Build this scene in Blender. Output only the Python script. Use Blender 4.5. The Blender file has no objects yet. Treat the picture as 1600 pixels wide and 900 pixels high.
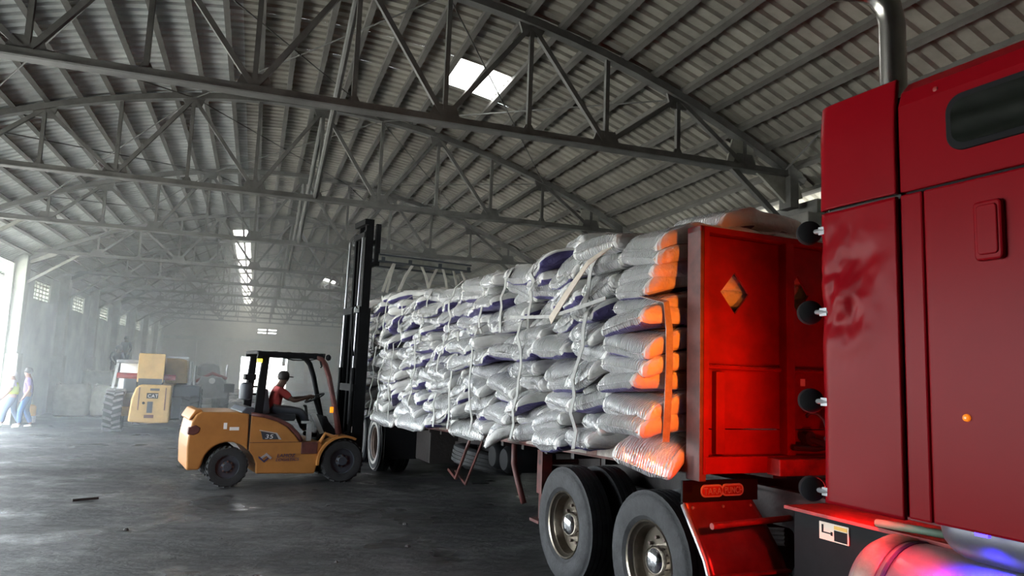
import bpy, bmesh, math, random
from mathutils import Vector, Matrix, noise
R = math.radians
rnd = random.Random(7)
SC = bpy.context.scene
COL = SC.collection

# ------------------------------------------------------------------ camera, world, lights, exposure
CAM_H = 1.88
F_PX = 1121.0
YAW, PITCH, ROLL = R(19.43), R(6.91), R(2.2)
fwd = Vector((math.sin(YAW) * math.cos(PITCH), math.cos(YAW) * math.cos(PITCH), math.sin(PITCH)))
rgt = Vector((math.cos(YAW), -math.sin(YAW), 0))
upv = rgt.cross(fwd)
r2 = math.cos(ROLL) * rgt + math.sin(ROLL) * upv
u2 = -math.sin(ROLL) * rgt + math.cos(ROLL) * upv
cd = bpy.data.cameras.new('camera')
cam = bpy.data.objects.new('camera', cd)
COL.objects.link(cam)
cd.sensor_width = 36.0
cd.lens = F_PX / 1600.0 * 36.0
cd.clip_start = 0.05
cd.clip_end = 500
m = Matrix((r2, u2, -fwd)).transposed().to_4x4()
m.translation = Vector((0, 0, CAM_H))
cam.matrix_world = m
SC.camera = cam

w = bpy.data.worlds.new('sky')
SC.world = w
w.use_nodes = True
bg = w.node_tree.nodes['Background']
bg.inputs['Color'].default_value = (0.86, 0.94, 1.0, 1)
bg.inputs['Strength'].default_value = 9.0

sd = bpy.data.lights.new('sun', 'SUN')
sd.energy = 20.0
sd.angle = R(4)
sd.color = (1.0, 0.93, 0.82)
sun = bpy.data.objects.new('sun', sd)
COL.objects.link(sun)
sun.rotation_euler = Vector((-0.34, -0.20, -0.92)).to_track_quat('-Z', 'Y').to_euler()

vs = SC.view_settings
vs.view_transform = 'Standard'
vs.look = 'None'
vs.exposure = 0.92
vs.gamma = 1.0
vs.use_curve_mapping = False
cy = SC.cycles
cy.use_denoising = True
cy.max_bounces = 8
cy.diffuse_bounces = 5
cy.glossy_bounces = 3
cy.transmission_bounces = 4
cy.volume_bounces = 1
cy.sample_clamp_indirect = 4.0
cy.caustics_reflective = False
cy.caustics_refractive = False

# ------------------------------------------------------------------ materials
def mat(name, col, rough=0.6, metal=0.0, vary=0.0, vscale=6.0, bump=0.0, bscale=30.0, emis=None, estr=0.0,
        col2=None, spec=0.5, coat=0.0, orand=0.0, coords='Object', thr=None, rvary=0.0):
    m = bpy.data.materials.new(name)
    m.use_nodes = True
    nt = m.node_tree
    b = nt.nodes['Principled BSDF']
    b.inputs['Base Color'].default_value = (*col, 1)
    b.inputs['Roughness'].default_value = rough
    b.inputs['Metallic'].default_value = metal
    b.inputs['Specular IOR Level'].default_value = spec
    b.inputs['Coat Weight'].default_value = coat
    if emis:
        b.inputs['Emission Color'].default_value = (*emis, 1)
        b.inputs['Emission Strength'].default_value = estr
    tc = nt.nodes.new('ShaderNodeTexCoord')
    out = None
    if vary > 0 or col2:
        n = nt.nodes.new('ShaderNodeTexNoise')
        n.inputs['Scale'].default_value = vscale
        n.inputs['Detail'].default_value = 6
        n.inputs['Roughness'].default_value = 0.65
        nt.links.new(tc.outputs[coords], n.inputs['Vector'])
        rp = nt.nodes.new('ShaderNodeValToRGB')
        lo, hi = thr or (0.35, 0.65)
        rp.color_ramp.elements[0].position = lo
        rp.color_ramp.elements[1].position = hi
        c2 = col2 or tuple(c * (1 - vary) for c in col)
        rp.color_ramp.elements[0].color = (*c2, 1)
        rp.color_ramp.elements[1].color = (*col, 1)
        nt.links.new(n.outputs['Fac'], rp.inputs['Fac'])
        out = rp.outputs['Color']
        if rvary:
            mr = nt.nodes.new('ShaderNodeMapRange')
            mr.inputs['To Min'].default_value = rough - rvary
            mr.inputs['To Max'].default_value = rough + rvary
            nt.links.new(n.outputs['Fac'], mr.inputs['Value'])
            nt.links.new(mr.outputs['Result'], b.inputs['Roughness'])
    if orand:
        oi = nt.nodes.new('ShaderNodeObjectInfo')
        mp = nt.nodes.new('ShaderNodeMapRange')
        mp.inputs['To Min'].default_value = 1 - orand
        mp.inputs['To Max'].default_value = 1 + orand * 0.4
        nt.links.new(oi.outputs['Random'], mp.inputs['Value'])
        hs = nt.nodes.new('ShaderNodeHueSaturation')
        nt.links.new(mp.outputs['Result'], hs.inputs['Value'])
        if out:
            nt.links.new(out, hs.inputs['Color'])
        else:
            hs.inputs['Color'].default_value = (*col, 1)
        out = hs.outputs['Color']
    if out:
        nt.links.new(out, b.inputs['Base Color'])
    if bump > 0:
        n2 = nt.nodes.new('ShaderNodeTexNoise')
        n2.inputs['Scale'].default_value = bscale
        n2.inputs['Detail'].default_value = 5
        nt.links.new(tc.outputs[coords], n2.inputs['Vector'])
        bp = nt.nodes.new('ShaderNodeBump')
        bp.inputs['Strength'].default_value = bump
        bp.inputs['Distance'].default_value = 0.02
        nt.links.new(n2.outputs['Fac'], bp.inputs['Height'])
        nt.links.new(bp.outputs['Normal'], b.inputs['Normal'])
    return m

M = {}
M['steel'] = mat('truss_steel', (0.105, 0.105, 0.10), 0.62, 0.0, 0.45, 3.0)
M['steel_light'] = mat('weathered_grey_paint', (0.30, 0.30, 0.27), 0.6, 0.0, 0.4, 4.0)
M['purlin'] = mat('purlin_steel', (0.105, 0.10, 0.092), 0.65, 0.0, 0.4, 2.0)
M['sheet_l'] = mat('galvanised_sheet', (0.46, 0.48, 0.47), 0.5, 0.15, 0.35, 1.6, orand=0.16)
M['sheet_r'] = mat('darker_galvanised_sheet', (0.29, 0.275, 0.24), 0.55, 0.12, 0.42, 1.3, orand=0.2)  # right-hand sheets, darker and browner than the left-hand ones
M['wall'] = mat('stained_green_plaster', (0.62, 0.67, 0.60), 0.85, 0, col2=(0.38, 0.41, 0.40), vscale=0.7, bump=0.3, bscale=8)
M['wall_far'] = mat('grey_plaster', (0.62, 0.60, 0.53), 0.85, 0, 0.3, 0.5, bump=0.2, bscale=6)
M['column'] = mat('pilaster_concrete', (0.52, 0.55, 0.49), 0.8, 0, 0.35, 1.5, bump=0.3, bscale=10)
M['column_dark'] = mat('dark_concrete', (0.16, 0.155, 0.145), 0.85, 0, 0.35, 2.5, bump=0.3, bscale=10)
M['black'] = mat('black_paint', (0.006, 0.0065, 0.008), 0.65, 0, 0.4, 8, spec=0.14)
M['blackm'] = mat('black_rubber', (0.005, 0.005, 0.006), 0.85, spec=0.25)
M['chassis'] = mat('dirty_chassis', (0.022, 0.017, 0.016), 0.65, 0, 0.5, 6, bump=0.3, bscale=20)
M['tyre'] = mat('dusty_tyre', (0.037, 0.038, 0.041), 0.75, 0, 0.55, 7, bump=0.25, bscale=40)
M['tyre_dark'] = mat('black_tyre', (0.018, 0.019, 0.021), 0.75, 0, 0.4, 7, bump=0.25, bscale=40)
M['tyre_dust'] = mat('mud_dusted_tyre', (0.24, 0.24, 0.24), 0.85, 0, 0.6, 7, bump=0.25, bscale=40)
M['whitewall'] = mat('white_dusted_sidewall', (0.55, 0.53, 0.50), 0.8, 0, 0.3, 9)
M['rim'] = mat('aluminium_rim', (0.29, 0.25, 0.20), 0.28, 0.95, 0.35, 9, bump=0.1, bscale=25)
M['rim_dull'] = mat('dull_brown_rim', (0.16, 0.11, 0.09), 0.6, 0.2, 0.4, 9)
M['chrome'] = mat('chrome', (0.72, 0.72, 0.73), 0.12, 1.0)
M['pipe'] = mat('brushed_exhaust_steel', (0.50, 0.47, 0.43), 0.25, 1.0, 0.3, 3)
M['red'] = mat('glossy_red_truck_paint', (0.205, 0.003, 0.007), 0.30, 0.0, 0.08, 1.5, spec=0.06)
M['red_board'] = mat('worn_red_board_paint', (0.21, 0.004, 0.006), 0.55, 0.0, col2=(0.11, 0.003, 0.004), vscale=3.5, thr=(0.25, 0.6), bump=0.15, bscale=12, spec=0.15)
M['red_dark'] = mat('dirty_red_paint', (0.30, 0.02, 0.016), 0.6, 0.0, 0.6, 6)
M['oxide'] = mat('oxide_brown_steel', (0.11, 0.03, 0.025), 0.6, 0, 0.5, 7)
M['tape_w'] = mat('reflective_tape_white', (0.50, 0.44, 0.40), 0.5, 0, 0.4, 20)
M['tape_r'] = mat('reflective_tape_red', (0.30, 0.14, 0.12), 0.5, 0, 0.4, 20)
M['glass'] = mat('dark_tinted_glass', (0.006, 0.008, 0.006), 0.06, 0, spec=0.6)
M['orange'] = mat('forklift_orange', (0.38, 0.165, 0.045), 0.42, 0, 0.18, 3, spec=0.4)
M['orange2'] = mat('loader_yellow', (0.52, 0.33, 0.11), 0.55, 0, 0.25, 4)
M['navy'] = mat('navy_print', (0.03, 0.028, 0.085), 0.5)
M['offwhite'] = mat('white_print', (0.75, 0.75, 0.74), 0.5)
M['grey_metal'] = mat('grey_metal', (0.30, 0.31, 0.32), 0.45, 0.3, 0.3, 6)
M['silver'] = mat('silver_paint', (0.55, 0.57, 0.58), 0.35, 0.6, 0.2, 5)
M['rod'] = mat('hydraulic_rod', (0.30, 0.31, 0.33), 0.35, 0.9)
M['strap'] = mat('white_webbing', (0.38, 0.375, 0.36), 0.7, 0, 0.25, 14)
M['hoist'] = mat('bright_white_webbing', (0.82, 0.81, 0.76), 0.7, 0, 0.15, 14)
M['strap_d'] = mat('beige_webbing', (0.58, 0.50, 0.42), 0.7, 0, 0.2, 14)
M['jumbo'] = mat('woven_bulk_bag', (0.84, 0.87, 0.80), 0.75, 0, 0.2, 5, bump=0.4, bscale=14)
M['skin'] = mat('skin', (0.20, 0.10, 0.07), 0.6)
M['skin_d'] = mat('dark_skin', (0.10, 0.055, 0.04), 0.6)
M['hair'] = mat('black_hair', (0.012, 0.010, 0.010), 0.7)
M['denim'] = mat('blue_denim', (0.045, 0.11, 0.27), 0.85, 0, 0.2, 15)
M['denim_d'] = mat('dark_denim', (0.07, 0.11, 0.19), 0.85, 0, 0.2, 15)
M['violet'] = mat('violet_shirt', (0.15, 0.105, 0.26), 0.85, 0, 0.12, 12)
M['hivis'] = mat('hi_vis_yellow', (0.42, 0.52, 0.01), 0.7)
M['redshirt'] = mat('red_shirt', (0.40, 0.05, 0.05), 0.85)
M['darkcloth'] = mat('dark_blue_workwear', (0.035, 0.05, 0.10), 0.85, 0, 0.2, 12)
M['shoe'] = mat('pale_shoes', (0.55, 0.53, 0.50), 0.7)
M['yellow'] = mat('yellow_plastic', (0.75, 0.42, 0.05), 0.5)
M['amber_lens'] = mat('amber_lens', (0.8, 0.28, 0.01), 0.2, emis=(1.0, 0.28, 0.01), estr=0.55)
M['glint'] = mat('glint_glow', (0.7, 0.16, 0.01), 0.3, emis=(1.0, 0.22, 0.01), estr=0.35)
M['yellow_lamp'] = mat('yellow_lamp_lens', (0.9, 0.75, 0.05), 0.25, emis=(1.0, 0.85, 0.05), estr=1.6)
M['dirt'] = mat('floor_debris', (0.08, 0.08, 0.08), 0.9, 0, 0.3, 20)
M['paper'] = mat('paper_sticker', (0.70, 0.62, 0.50), 0.6)
M['green'] = mat('faded_green_paint', (0.10, 0.17, 0.12), 0.6)
M['ground_out'] = mat('pale_yard_concrete', (0.55, 0.54, 0.50), 0.9, 0, 0.15, 0.4)
M['engine'] = mat('charcoal_engine_cover', (0.035, 0.042, 0.055), 0.5, 0, 0.2, 5)
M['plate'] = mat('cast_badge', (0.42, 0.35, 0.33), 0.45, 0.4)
M['steel_flap'] = mat('red_lit_fender_steel', (0.22, 0.035, 0.04), 0.30, 0.45, 0.3, 5, bump=0.25, bscale=7)  # red lamplight reflected by the steel is put into the base colour
M['lagging'] = mat('tan_tank_band', (0.40, 0.35, 0.30), 0.5, 0.5, 0.4, 9)
M['skirt'] = mat('dull_skirt_metal', (0.13, 0.13, 0.15), 0.45, 0.6, 0.2, 6)
M['tank'] = mat('polished_tank', (0.42, 0.40, 0.40), 0.35, 0.7, 0.2, 6, bump=0.08, bscale=9)

def translucent(name, col):
    m = bpy.data.materials.new(name); m.use_nodes = True
    nt = m.node_tree; nt.nodes.clear()
    o = nt.nodes.new('ShaderNodeOutputMaterial')
    t = nt.nodes.new('ShaderNodeBsdfTranslucent'); t.inputs['Color'].default_value = (*col, 1)
    d = nt.nodes.new('ShaderNodeBsdfDiffuse'); d.inputs['Color'].default_value = (*col, 1)
    x = nt.nodes.new('ShaderNodeMixShader'); x.inputs['Fac'].default_value = 0.2
    nt.links.new(t.outputs[0], x.inputs[1]); nt.links.new(d.outputs[0], x.inputs[2])
    nt.links.new(x.outputs[0], o.inputs['Surface'])
    return m
M['skylight'] = translucent('translucent_skylight', (0.85, 0.86, 0.84))
M['skystrip'] = translucent('yellowed_translucent_sheet', (0.78, 0.77, 0.72))

def sack_mat(name, col, rough=0.34, metal=0.28, rib=0.35):
    m = bpy.data.materials.new(name); m.use_nodes = True
    nt = m.node_tree; b = nt.nodes['Principled BSDF']
    b.inputs['Roughness'].default_value = rough
    b.inputs['Metallic'].default_value = metal
    tc = nt.nodes.new('ShaderNodeTexCoord')
    n = nt.nodes.new('ShaderNodeTexNoise'); n.inputs['Scale'].default_value = 5; n.inputs['Detail'].default_value = 4
    nt.links.new(tc.outputs['Object'], n.inputs['Vector'])
    rp = nt.nodes.new('ShaderNodeValToRGB')
    rp.color_ramp.elements[0].position = 0.3; rp.color_ramp.elements[1].position = 0.7
    rp.color_ramp.elements[0].color = (*[c * 0.82 for c in col], 1)
    rp.color_ramp.elements[1].color = (*col, 1)
    nt.links.new(n.outputs['Fac'], rp.inputs['Fac'])
    oi = nt.nodes.new('ShaderNodeObjectInfo')
    mp = nt.nodes.new('ShaderNodeMapRange'); mp.inputs['To Min'].default_value = 0.82; mp.inputs['To Max'].default_value = 1.05
    nt.links.new(oi.outputs['Random'], mp.inputs['Value'])
    hs = nt.nodes.new('ShaderNodeHueSaturation')
    nt.links.new(mp.outputs['Result'], hs.inputs['Value']); nt.links.new(rp.outputs['Color'], hs.inputs['Color'])
    nt.links.new(hs.outputs['Color'], b.inputs['Base Color'])
    # woven ribs run across the sack width, plus soft creases
    wv = nt.nodes.new('ShaderNodeTexWave'); wv.bands_direction = 'Y'
    wv.inputs['Scale'].default_value = 14; wv.inputs['Distortion'].default_value = 5.0
    wv.inputs['Detail'].default_value = 2; wv.inputs['Detail Scale'].default_value = 1.2
    nt.links.new(tc.outputs['Object'], wv.inputs['Vector'])
    n2 = nt.nodes.new('ShaderNodeTexNoise'); n2.inputs['Scale'].default_value = 11; n2.inputs['Detail'].default_value = 3
    nt.links.new(tc.outputs['Object'], n2.inputs['Vector'])
    ad = nt.nodes.new('ShaderNodeMath'); ad.operation = 'MULTIPLY_ADD'
    ad.inputs[1].default_value = rib
    nt.links.new(wv.outputs['Fac'], ad.inputs[0]); nt.links.new(n2.outputs['Fac'], ad.inputs[2])
    bp = nt.nodes.new('ShaderNodeBump'); bp.inputs['Strength'].default_value = 0.9; bp.inputs['Distance'].default_value = 0.022
    nt.links.new(ad.outputs[0], bp.inputs['Height']); nt.links.new(bp.outputs['Normal'], b.inputs['Normal'])
    return m
M['sack'] = sack_mat('silver_woven_sack', (0.92, 0.92, 0.92), 0.22, 0.55, 0.6)
M['sack_matte'] = sack_mat('matte_sack_panel', (0.80, 0.79, 0.77), 0.45, 0.08, 0.15)
M['sack_print'] = sack_mat('violet_sack_print', (0.095, 0.078, 0.235), 0.42, 0.25, 0.3)
M['seam'] = mat('sack_stitching', (0.50, 0.50, 0.49), 0.7)

def floor_mat():
    m = bpy.data.materials.new('wet_dirty_concrete'); m.use_nodes = True
    nt = m.node_tree; b = nt.nodes['Principled BSDF']
    tc = nt.nodes.new('ShaderNodeTexCoord')
    mp = nt.nodes.new('ShaderNodeMapping'); mp.inputs['Scale'].default_value = (0.5, 1.1, 1)
    mp.inputs['Rotation'].default_value = (0, 0, R(12))
    nt.links.new(tc.outputs['Object'], mp.inputs['Vector'])
    def nz(scale, detail, vec, rough=0.6):
        n = nt.nodes.new('ShaderNodeTexNoise'); n.inputs['Scale'].default_value = scale
        n.inputs['Detail'].default_value = detail; n.inputs['Roughness'].default_value = rough
        nt.links.new(vec, n.inputs['Vector']); return n.outputs['Fac']
    def ramp(fac, els):
        r = nt.nodes.new('ShaderNodeValToRGB')
        e = r.color_ramp.elements
        e[0].position, e[0].color = els[0][0], (*els[0][1], 1)
        e[1].position, e[1].color = els[-1][0], (*els[-1][1], 1)
        for p, c in els[1:-1]:
            q = e.new(p); q.color = (*c, 1)
        nt.links.new(fac, r.inputs['Fac']); return r.outputs['Color']
    big = nz(0.55, 5, mp.outputs['Vector'])
    fine = nz(5.0, 8, mp.outputs['Vector'], 0.72)
    c1 = ramp(big, [(0.32, (0.012, 0.012, 0.013)), (0.50, (0.035, 0.035, 0.036)), (0.68, (0.080, 0.080, 0.079))])
    c2 = ramp(fine, [(0.34, (0.22, 0.22, 0.22)), (0.64, (1.45, 1.45, 1.45))])
    mx = nt.nodes.new('ShaderNodeMix'); mx.data_type = 'RGBA'; mx.blend_type = 'MULTIPLY'; mx.inputs[0].default_value = 1
    nt.links.new(c1, mx.inputs[6]); nt.links.new(c2, mx.inputs[7])
    nt.links.new(mx.outputs[2], b.inputs['Base Color'])
    wet = nz(0.8, 3, tc.outputs['Object'])
    rr = ramp(wet, [(0.36, (0.22,) * 3), (0.47, (0.5,) * 3), (0.62, (0.66,) * 3)])
    nt.links.new(rr, b.inputs['Roughness'])
    b.inputs['Specular IOR Level'].default_value = 0.42
    ht = nt.nodes.new('ShaderNodeMath'); ht.operation = 'MULTIPLY_ADD'; ht.inputs[1].default_value = 0.45
    mid = nz(2.2, 6, mp.outputs['Vector'], 0.6)
    grit = nz(16.0, 6, mp.outputs['Vector'], 0.7)
    h0 = nt.nodes.new('ShaderNodeMath'); h0.operation = 'MULTIPLY_ADD'; h0.inputs[1].default_value = 0.35
    nt.links.new(grit, h0.inputs[0]); nt.links.new(fine, h0.inputs[2])
    nt.links.new(h0.outputs[0], ht.inputs[0]); nt.links.new(mid, ht.inputs[2])
    bp = nt.nodes.new('ShaderNodeBump'); bp.inputs['Strength'].default_value = 1.0; bp.inputs['Distance'].default_value = 0.13
    nt.links.new(ht.outputs[0], bp.inputs['Height']); nt.links.new(bp.outputs['Normal'], b.inputs['Normal'])
    return m
M['floor'] = floor_mat()

# ------------------------------------------------------------------ mesh helpers
def link(o, parent=None):
    COL.objects.link(o)
    if parent is not None:
        o.parent = parent
    return o

def tag(o, label=None, cat=None, group=None, kind=None):
    if label: o['label'] = label
    if cat: o['category'] = cat
    if group: o['group'] = group
    if kind: o['kind'] = kind
    return o

def empty(name, loc=(0, 0, 0), rz=0.0, label=None, cat=None, group=None):
    o = bpy.data.objects.new(name, None)
    o.empty_display_size = 0.2
    COL.objects.link(o)
    o.location = loc
    o.rotation_euler = (0, 0, rz)
    return tag(o, label, cat, group)

def perp(d):
    d = d.normalized()
    a = Vector((0, 0, 1)) if abs(d.z) < 0.95 else Vector((0, 1, 0))
    x = d.cross(a).normalized()
    return x, x.cross(d).normalized()

class MB:
    def __init__(self):
        self.v = []; self.f = []; self.mi = []; self.cur = 0
    def add(self, vs, fs):
        n = len(self.v)
        self.v += [tuple(p) for p in vs]
        for f in fs:
            self.f.append([i + n for i in f]); self.mi.append(self.cur)
        return self
    def hexa(self, p):
        return self.add(p, [(0, 3, 2, 1), (4, 5, 6, 7), (0, 1, 5, 4), (1, 2, 6, 5), (2, 3, 7, 6), (3, 0, 4, 7)])
    def box(self, x0, x1, y0, y1, z0, z1):
        return self.hexa([(x0, y0, z0), (x1, y0, z0), (x1, y1, z0), (x0, y1, z0), (x0, y0, z1), (x1, y0, z1), (x1, y1, z1), (x0, y1, z1)])
    def bar(self, p, q, w, h, side=None):
        p, q = Vector(p), Vector(q)
        x, y = perp(q - p)
        if side is not None:
            y = Vector(side).normalized(); x = (q - p).normalized().cross(y).normalized(); y = x.cross((q - p).normalized())
        x = x * (w / 2); y = y * (h / 2)
        return self.hexa([p - x - y, p + x - y, p + x + y, p - x + y, q - x - y, q + x - y, q + x + y, q - x + y])
    def path(self, pts, r, n=8, closed_ends=True):
        pts = [Vector(p) for p in pts]
        rs = r if isinstance(r, (list, tuple)) else [r] * len(pts)
        vs = []; fs = []
        px = None
        for i, p in enumerate(pts):
            d = (pts[min(i + 1, len(pts) - 1)] - pts[max(i - 1, 0)])
            if px is None:
                x, y = perp(d)
            else:
                dn = d.normalized()
                x = (px - dn * px.dot(dn)).normalized(); y = x.cross(dn)
            px = x
            for k in range(n):
                a = 2 * math.pi * k / n
                vs.append(p + x * (math.cos(a) * rs[i]) + y * (math.sin(a) * rs[i]))
        for i in range(len(pts) - 1):
            for k in range(n):
                k2 = (k + 1) % n
                fs.append((i * n + k, i * n + k2, (i + 1) * n + k2, (i + 1) * n + k))
        if closed_ends:
            fs.append(tuple(range(n))[::-1]); b = (len(pts) - 1) * n
            fs.append(tuple(range(b, b + n)))
        return self.add(vs, fs)
    def tube(self, p, q, r, n=8, r1=None):
        return self.path([p, q], [r, r if r1 is None else r1], n)
    def lathe(self, prof, c, axis, n=24, closed=False):
        # prof: (radius, offset along axis)
        c = Vector(c); ax = Vector(axis).normalized(); x, y = perp(ax)
        vs = []; fs = []
        for (r, t) in prof:
            for k in range(n):
                a = 2 * math.pi * k / n
                vs.append(c + ax * t + x * (math.cos(a) * r) + y * (math.sin(a) * r))
        m_ = len(prof)
        rng = range(m_) if closed else range(m_ - 1)
        for i in rng:
            j = (i + 1) % m_
            for k in range(n):
                k2 = (k + 1) % n
                fs.append((i * n + k, i * n + k2, j * n + k2, j * n + k))
        if not closed:
            fs.append(tuple(range(n))[::-1]); b = (m_ - 1) * n
            fs.append(tuple(range(b, b + n)))
        return self.add(vs, fs)
    def prism(self, poly, axis, a, b):
        # polygon given in the two other axes, extruded along axis from a to b
        def P(u, v_, t):
            return {'x': (t, u, v_), 'y': (u, t, v_), 'z': (u, v_, t)}[axis]
        n = len(poly)
        vs = [P(u, v_, a) for u, v_ in poly] + [P(u, v_, b) for u, v_ in poly]
        fs = [tuple(range(n))[::-1], tuple(range(n, 2 * n))]
        fs += [(i, (i + 1) % n, n + (i + 1) % n, n + i) for i in range(n)]
        return self.add(vs, fs)
    def ribbon(self, pts, wid, side, th=0.006):
        # flat band along pts, wide along `side`
        pts = [Vector(p) for p in pts]; s0 = Vector(side).normalized()
        vs = []; fs = []
        for i, p in enumerate(pts):
            d = (pts[min(i + 1, len(pts) - 1)] - pts[max(i - 1, 0)]).normalized()
            s = (s0 - d * s0.dot(d)).normalized(); nn = d.cross(s)
            a = s * (wid / 2); t = nn * (th / 2)
            vs += [p - a - t, p + a - t, p + a + t, p - a + t]
        for i in range(len(pts) - 1):
            for k in range(4):
                k2 = (k + 1) % 4
                fs.append((i * 4 + k, i * 4 + k2, i * 4 + 4 + k2, i * 4 + 4 + k))
        fs.append((3, 2, 1, 0)); b = (len(pts) - 1) * 4
        fs.append((b, b + 1, b + 2, b + 3))
        return self.add(vs, fs)
    def grid(self, P, nu, nv):
        vs = [P(i / nu, j / nv) for i in range(nu + 1) for j in range(nv + 1)]
        fs = [(i * (nv + 1) + j, (i + 1) * (nv + 1) + j, (i + 1) * (nv + 1) + j + 1, i * (nv + 1) + j + 1) for i in range(nu) for j in range(nv)]
        return self.add(vs, fs)
    def mesh(self, name, mats, smooth=False, fixn=True):
        me = bpy.data.meshes.new(name)
        me.from_pydata(self.v, [], self.f)
        if not isinstance(mats, (list, tuple)): mats = [mats]
        for mm in mats: me.materials.append(mm)
        me.polygons.foreach_set('material_index', self.mi)
        if fixn:
            bm = bmesh.new(); bm.from_mesh(me)
            bmesh.ops.recalc_face_normals(bm, faces=bm.faces); bm.to_mesh(me); bm.free()
        if smooth:
            me.polygons.foreach_set('use_smooth', [True] * len(me.polygons))
            if isinstance(smooth, float):
                me.set_sharp_from_angle(angle=R(smooth))
        me.update()
        return me
    def build(self, name, mats, parent=None, smooth=False, bevel=0.0, fixn=True):
        o = bpy.data.objects.new(name, self.mesh(name, mats, smooth, fixn))
        if bevel:
            bv = o.modifiers.new('bevel', 'BEVEL'); bv.width = bevel; bv.segments = 2; bv.limit_method = 'ANGLE'; bv.angle_limit = R(40)
        return link(o, parent)

def rrect(x0, x1, y0, y1, r, n=5):
    pts = []
    for cx, cy_, a0 in ((x1 - r, y1 - r, 0), (x0 + r, y1 - r, 90), (x0 + r, y0 + r, 180), (x1 - r, y0 + r, 270)):
        for k in range(n + 1):
            a = R(a0 + 90 * k / n)
            pts.append((cx + r * math.cos(a), cy_ + r * math.sin(a)))
    return pts

def arc(cx, cz, r, a0, a1, n=10):
    return [(cx + r * math.cos(R(a0 + (a1 - a0) * k / n)), cz + r * math.sin(R(a0 + (a1 - a0) * k / n))) for k in range(n + 1)]

def copy_tree(o, parent=None):
    c = o.copy(); COL.objects.link(c); c.parent = parent
    for ch in list(o.children):
        copy_tree(ch, c)
    return c

def lettering(name, body, size, mt, parent, mtx, extrude=0.002, shear=0.0, sx=1.0):
    cu = bpy.data.curves.new(name, 'FONT'); cu.body = body; cu.size = size; cu.extrude = extrude; cu.shear = shear
    cu.space_character = 1.05
    t = bpy.data.objects.new(name + '_tmp', cu); COL.objects.link(t)
    dg = bpy.context.evaluated_depsgraph_get()
    me = bpy.data.meshes.new_from_object(t.evaluated_get(dg))
    bpy.data.objects.remove(t); bpy.data.curves.remove(cu)
    me.materials.clear(); me.materials.append(mt)
    me.transform(mtx @ Matrix.Scale(sx, 4, (1, 0, 0)))
    o = bpy.data.objects.new(name, me)
    return link(o, parent)

ORD = ['first', 'second', 'third', 'fourth', 'fifth', 'sixth', 'seventh', 'eighth', 'ninth', 'tenth', 'eleventh', 'twelfth',
       'thirteenth', 'fourteenth', 'fifteenth', 'sixteenth', 'seventeenth', 'eighteenth', 'nineteenth', 'twentieth']

# ------------------------------------------------------------------ the warehouse
WL, WR = -6.5, 7.45          # inner faces of the side walls
YN, YF = -8.0, 59.0          # near and far ends
CHZ = 4.88                   # bottom chord
def arch(x):
    return 6.6 - 0.0409 * (x - 0.65) ** 2
TY = [8.15, 13.05, 18.15, 23.65, 28.65, 33.65, 38.65, 43.65, 48.65, 53.65]

g = MB().box(WL - 0.4, WR + 0.4, YN - 1, YF + 0.5, -0.3, 0.0)
tag(g.build('floor', M['floor']), kind='structure')
g = MB().box(-140, 140, -120, 190, -0.7, -0.31)
tag(g.build('yard_ground', M['ground_out']), kind='structure')
# yard flush with the floor outside the openings
g = MB().box(-60, WL - 0.4, -60, 120, -0.32, -0.03).box(WR + 0.4, 60, -60, 120, -0.32, -0.03).box(WL - 0.4, WR + 0.4, YF + 0.5, 120, -0.32, -0.03).box(WL - 0.4, WR + 0.4, -60, YN - 1, -0.32, -0.03)
tag(g.build('yard_apron', M['ground_out']), kind='structure')

def wall_with_holes(mb, fixed0, fixed1, a0, a1, z0, z1, holes, axis):
    # holes: (a0,a1,z0,z1) sorted and not overlapping along a
    def bx(p0, p1, q0, q1):
        if p1 - p0 < 1e-4 or q1 - q0 < 1e-4: return
        if axis == 'y': mb.box(fixed0, fixed1, p0, p1, q0, q1)
        else: mb.box(p0, p1, fixed0, fixed1, q0, q1)
    cur = a0
    for (h0, h1, k0, k1) in holes:
        bx(cur, h0, z0, z1); bx(h0, h1, z0, k0); bx(h0, h1, k1, z1); cur = h1
    bx(cur, a1, z0, z1)

# left wall: open loading doors near the camera, ventilator windows beyond
WT = 4.45
holes = [(3.8, 12.6, 0.0, 4.2), (13.6, 23.35, 0.0, WT - 0.001)]
wins = []
for i, y in enumerate(TY[3:]):
    wins.append((y + 1.85, y + 3.7, 3.62, 4.25)); holes.append(wins[-1])
mb = MB(); wall_with_holes(mb, WL - 0.2, WL, YN, YF, 0.0, WT, holes, 'y')
wl = tag(mb.build('wall_left', M['wall']), kind='structure')
for i, y in enumerate(TY):
    mb = MB().box(WL - 0.05, WL + 0.33, y - 0.24, y + 0.24, 0, 1.95)
    mb.box(WL - 0.05, WL + 0.28, y - 0.2, y + 0.2, 1.95, 4.72)
    mb.build('pilaster', M['column'], wl, bevel=0.015)
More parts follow.
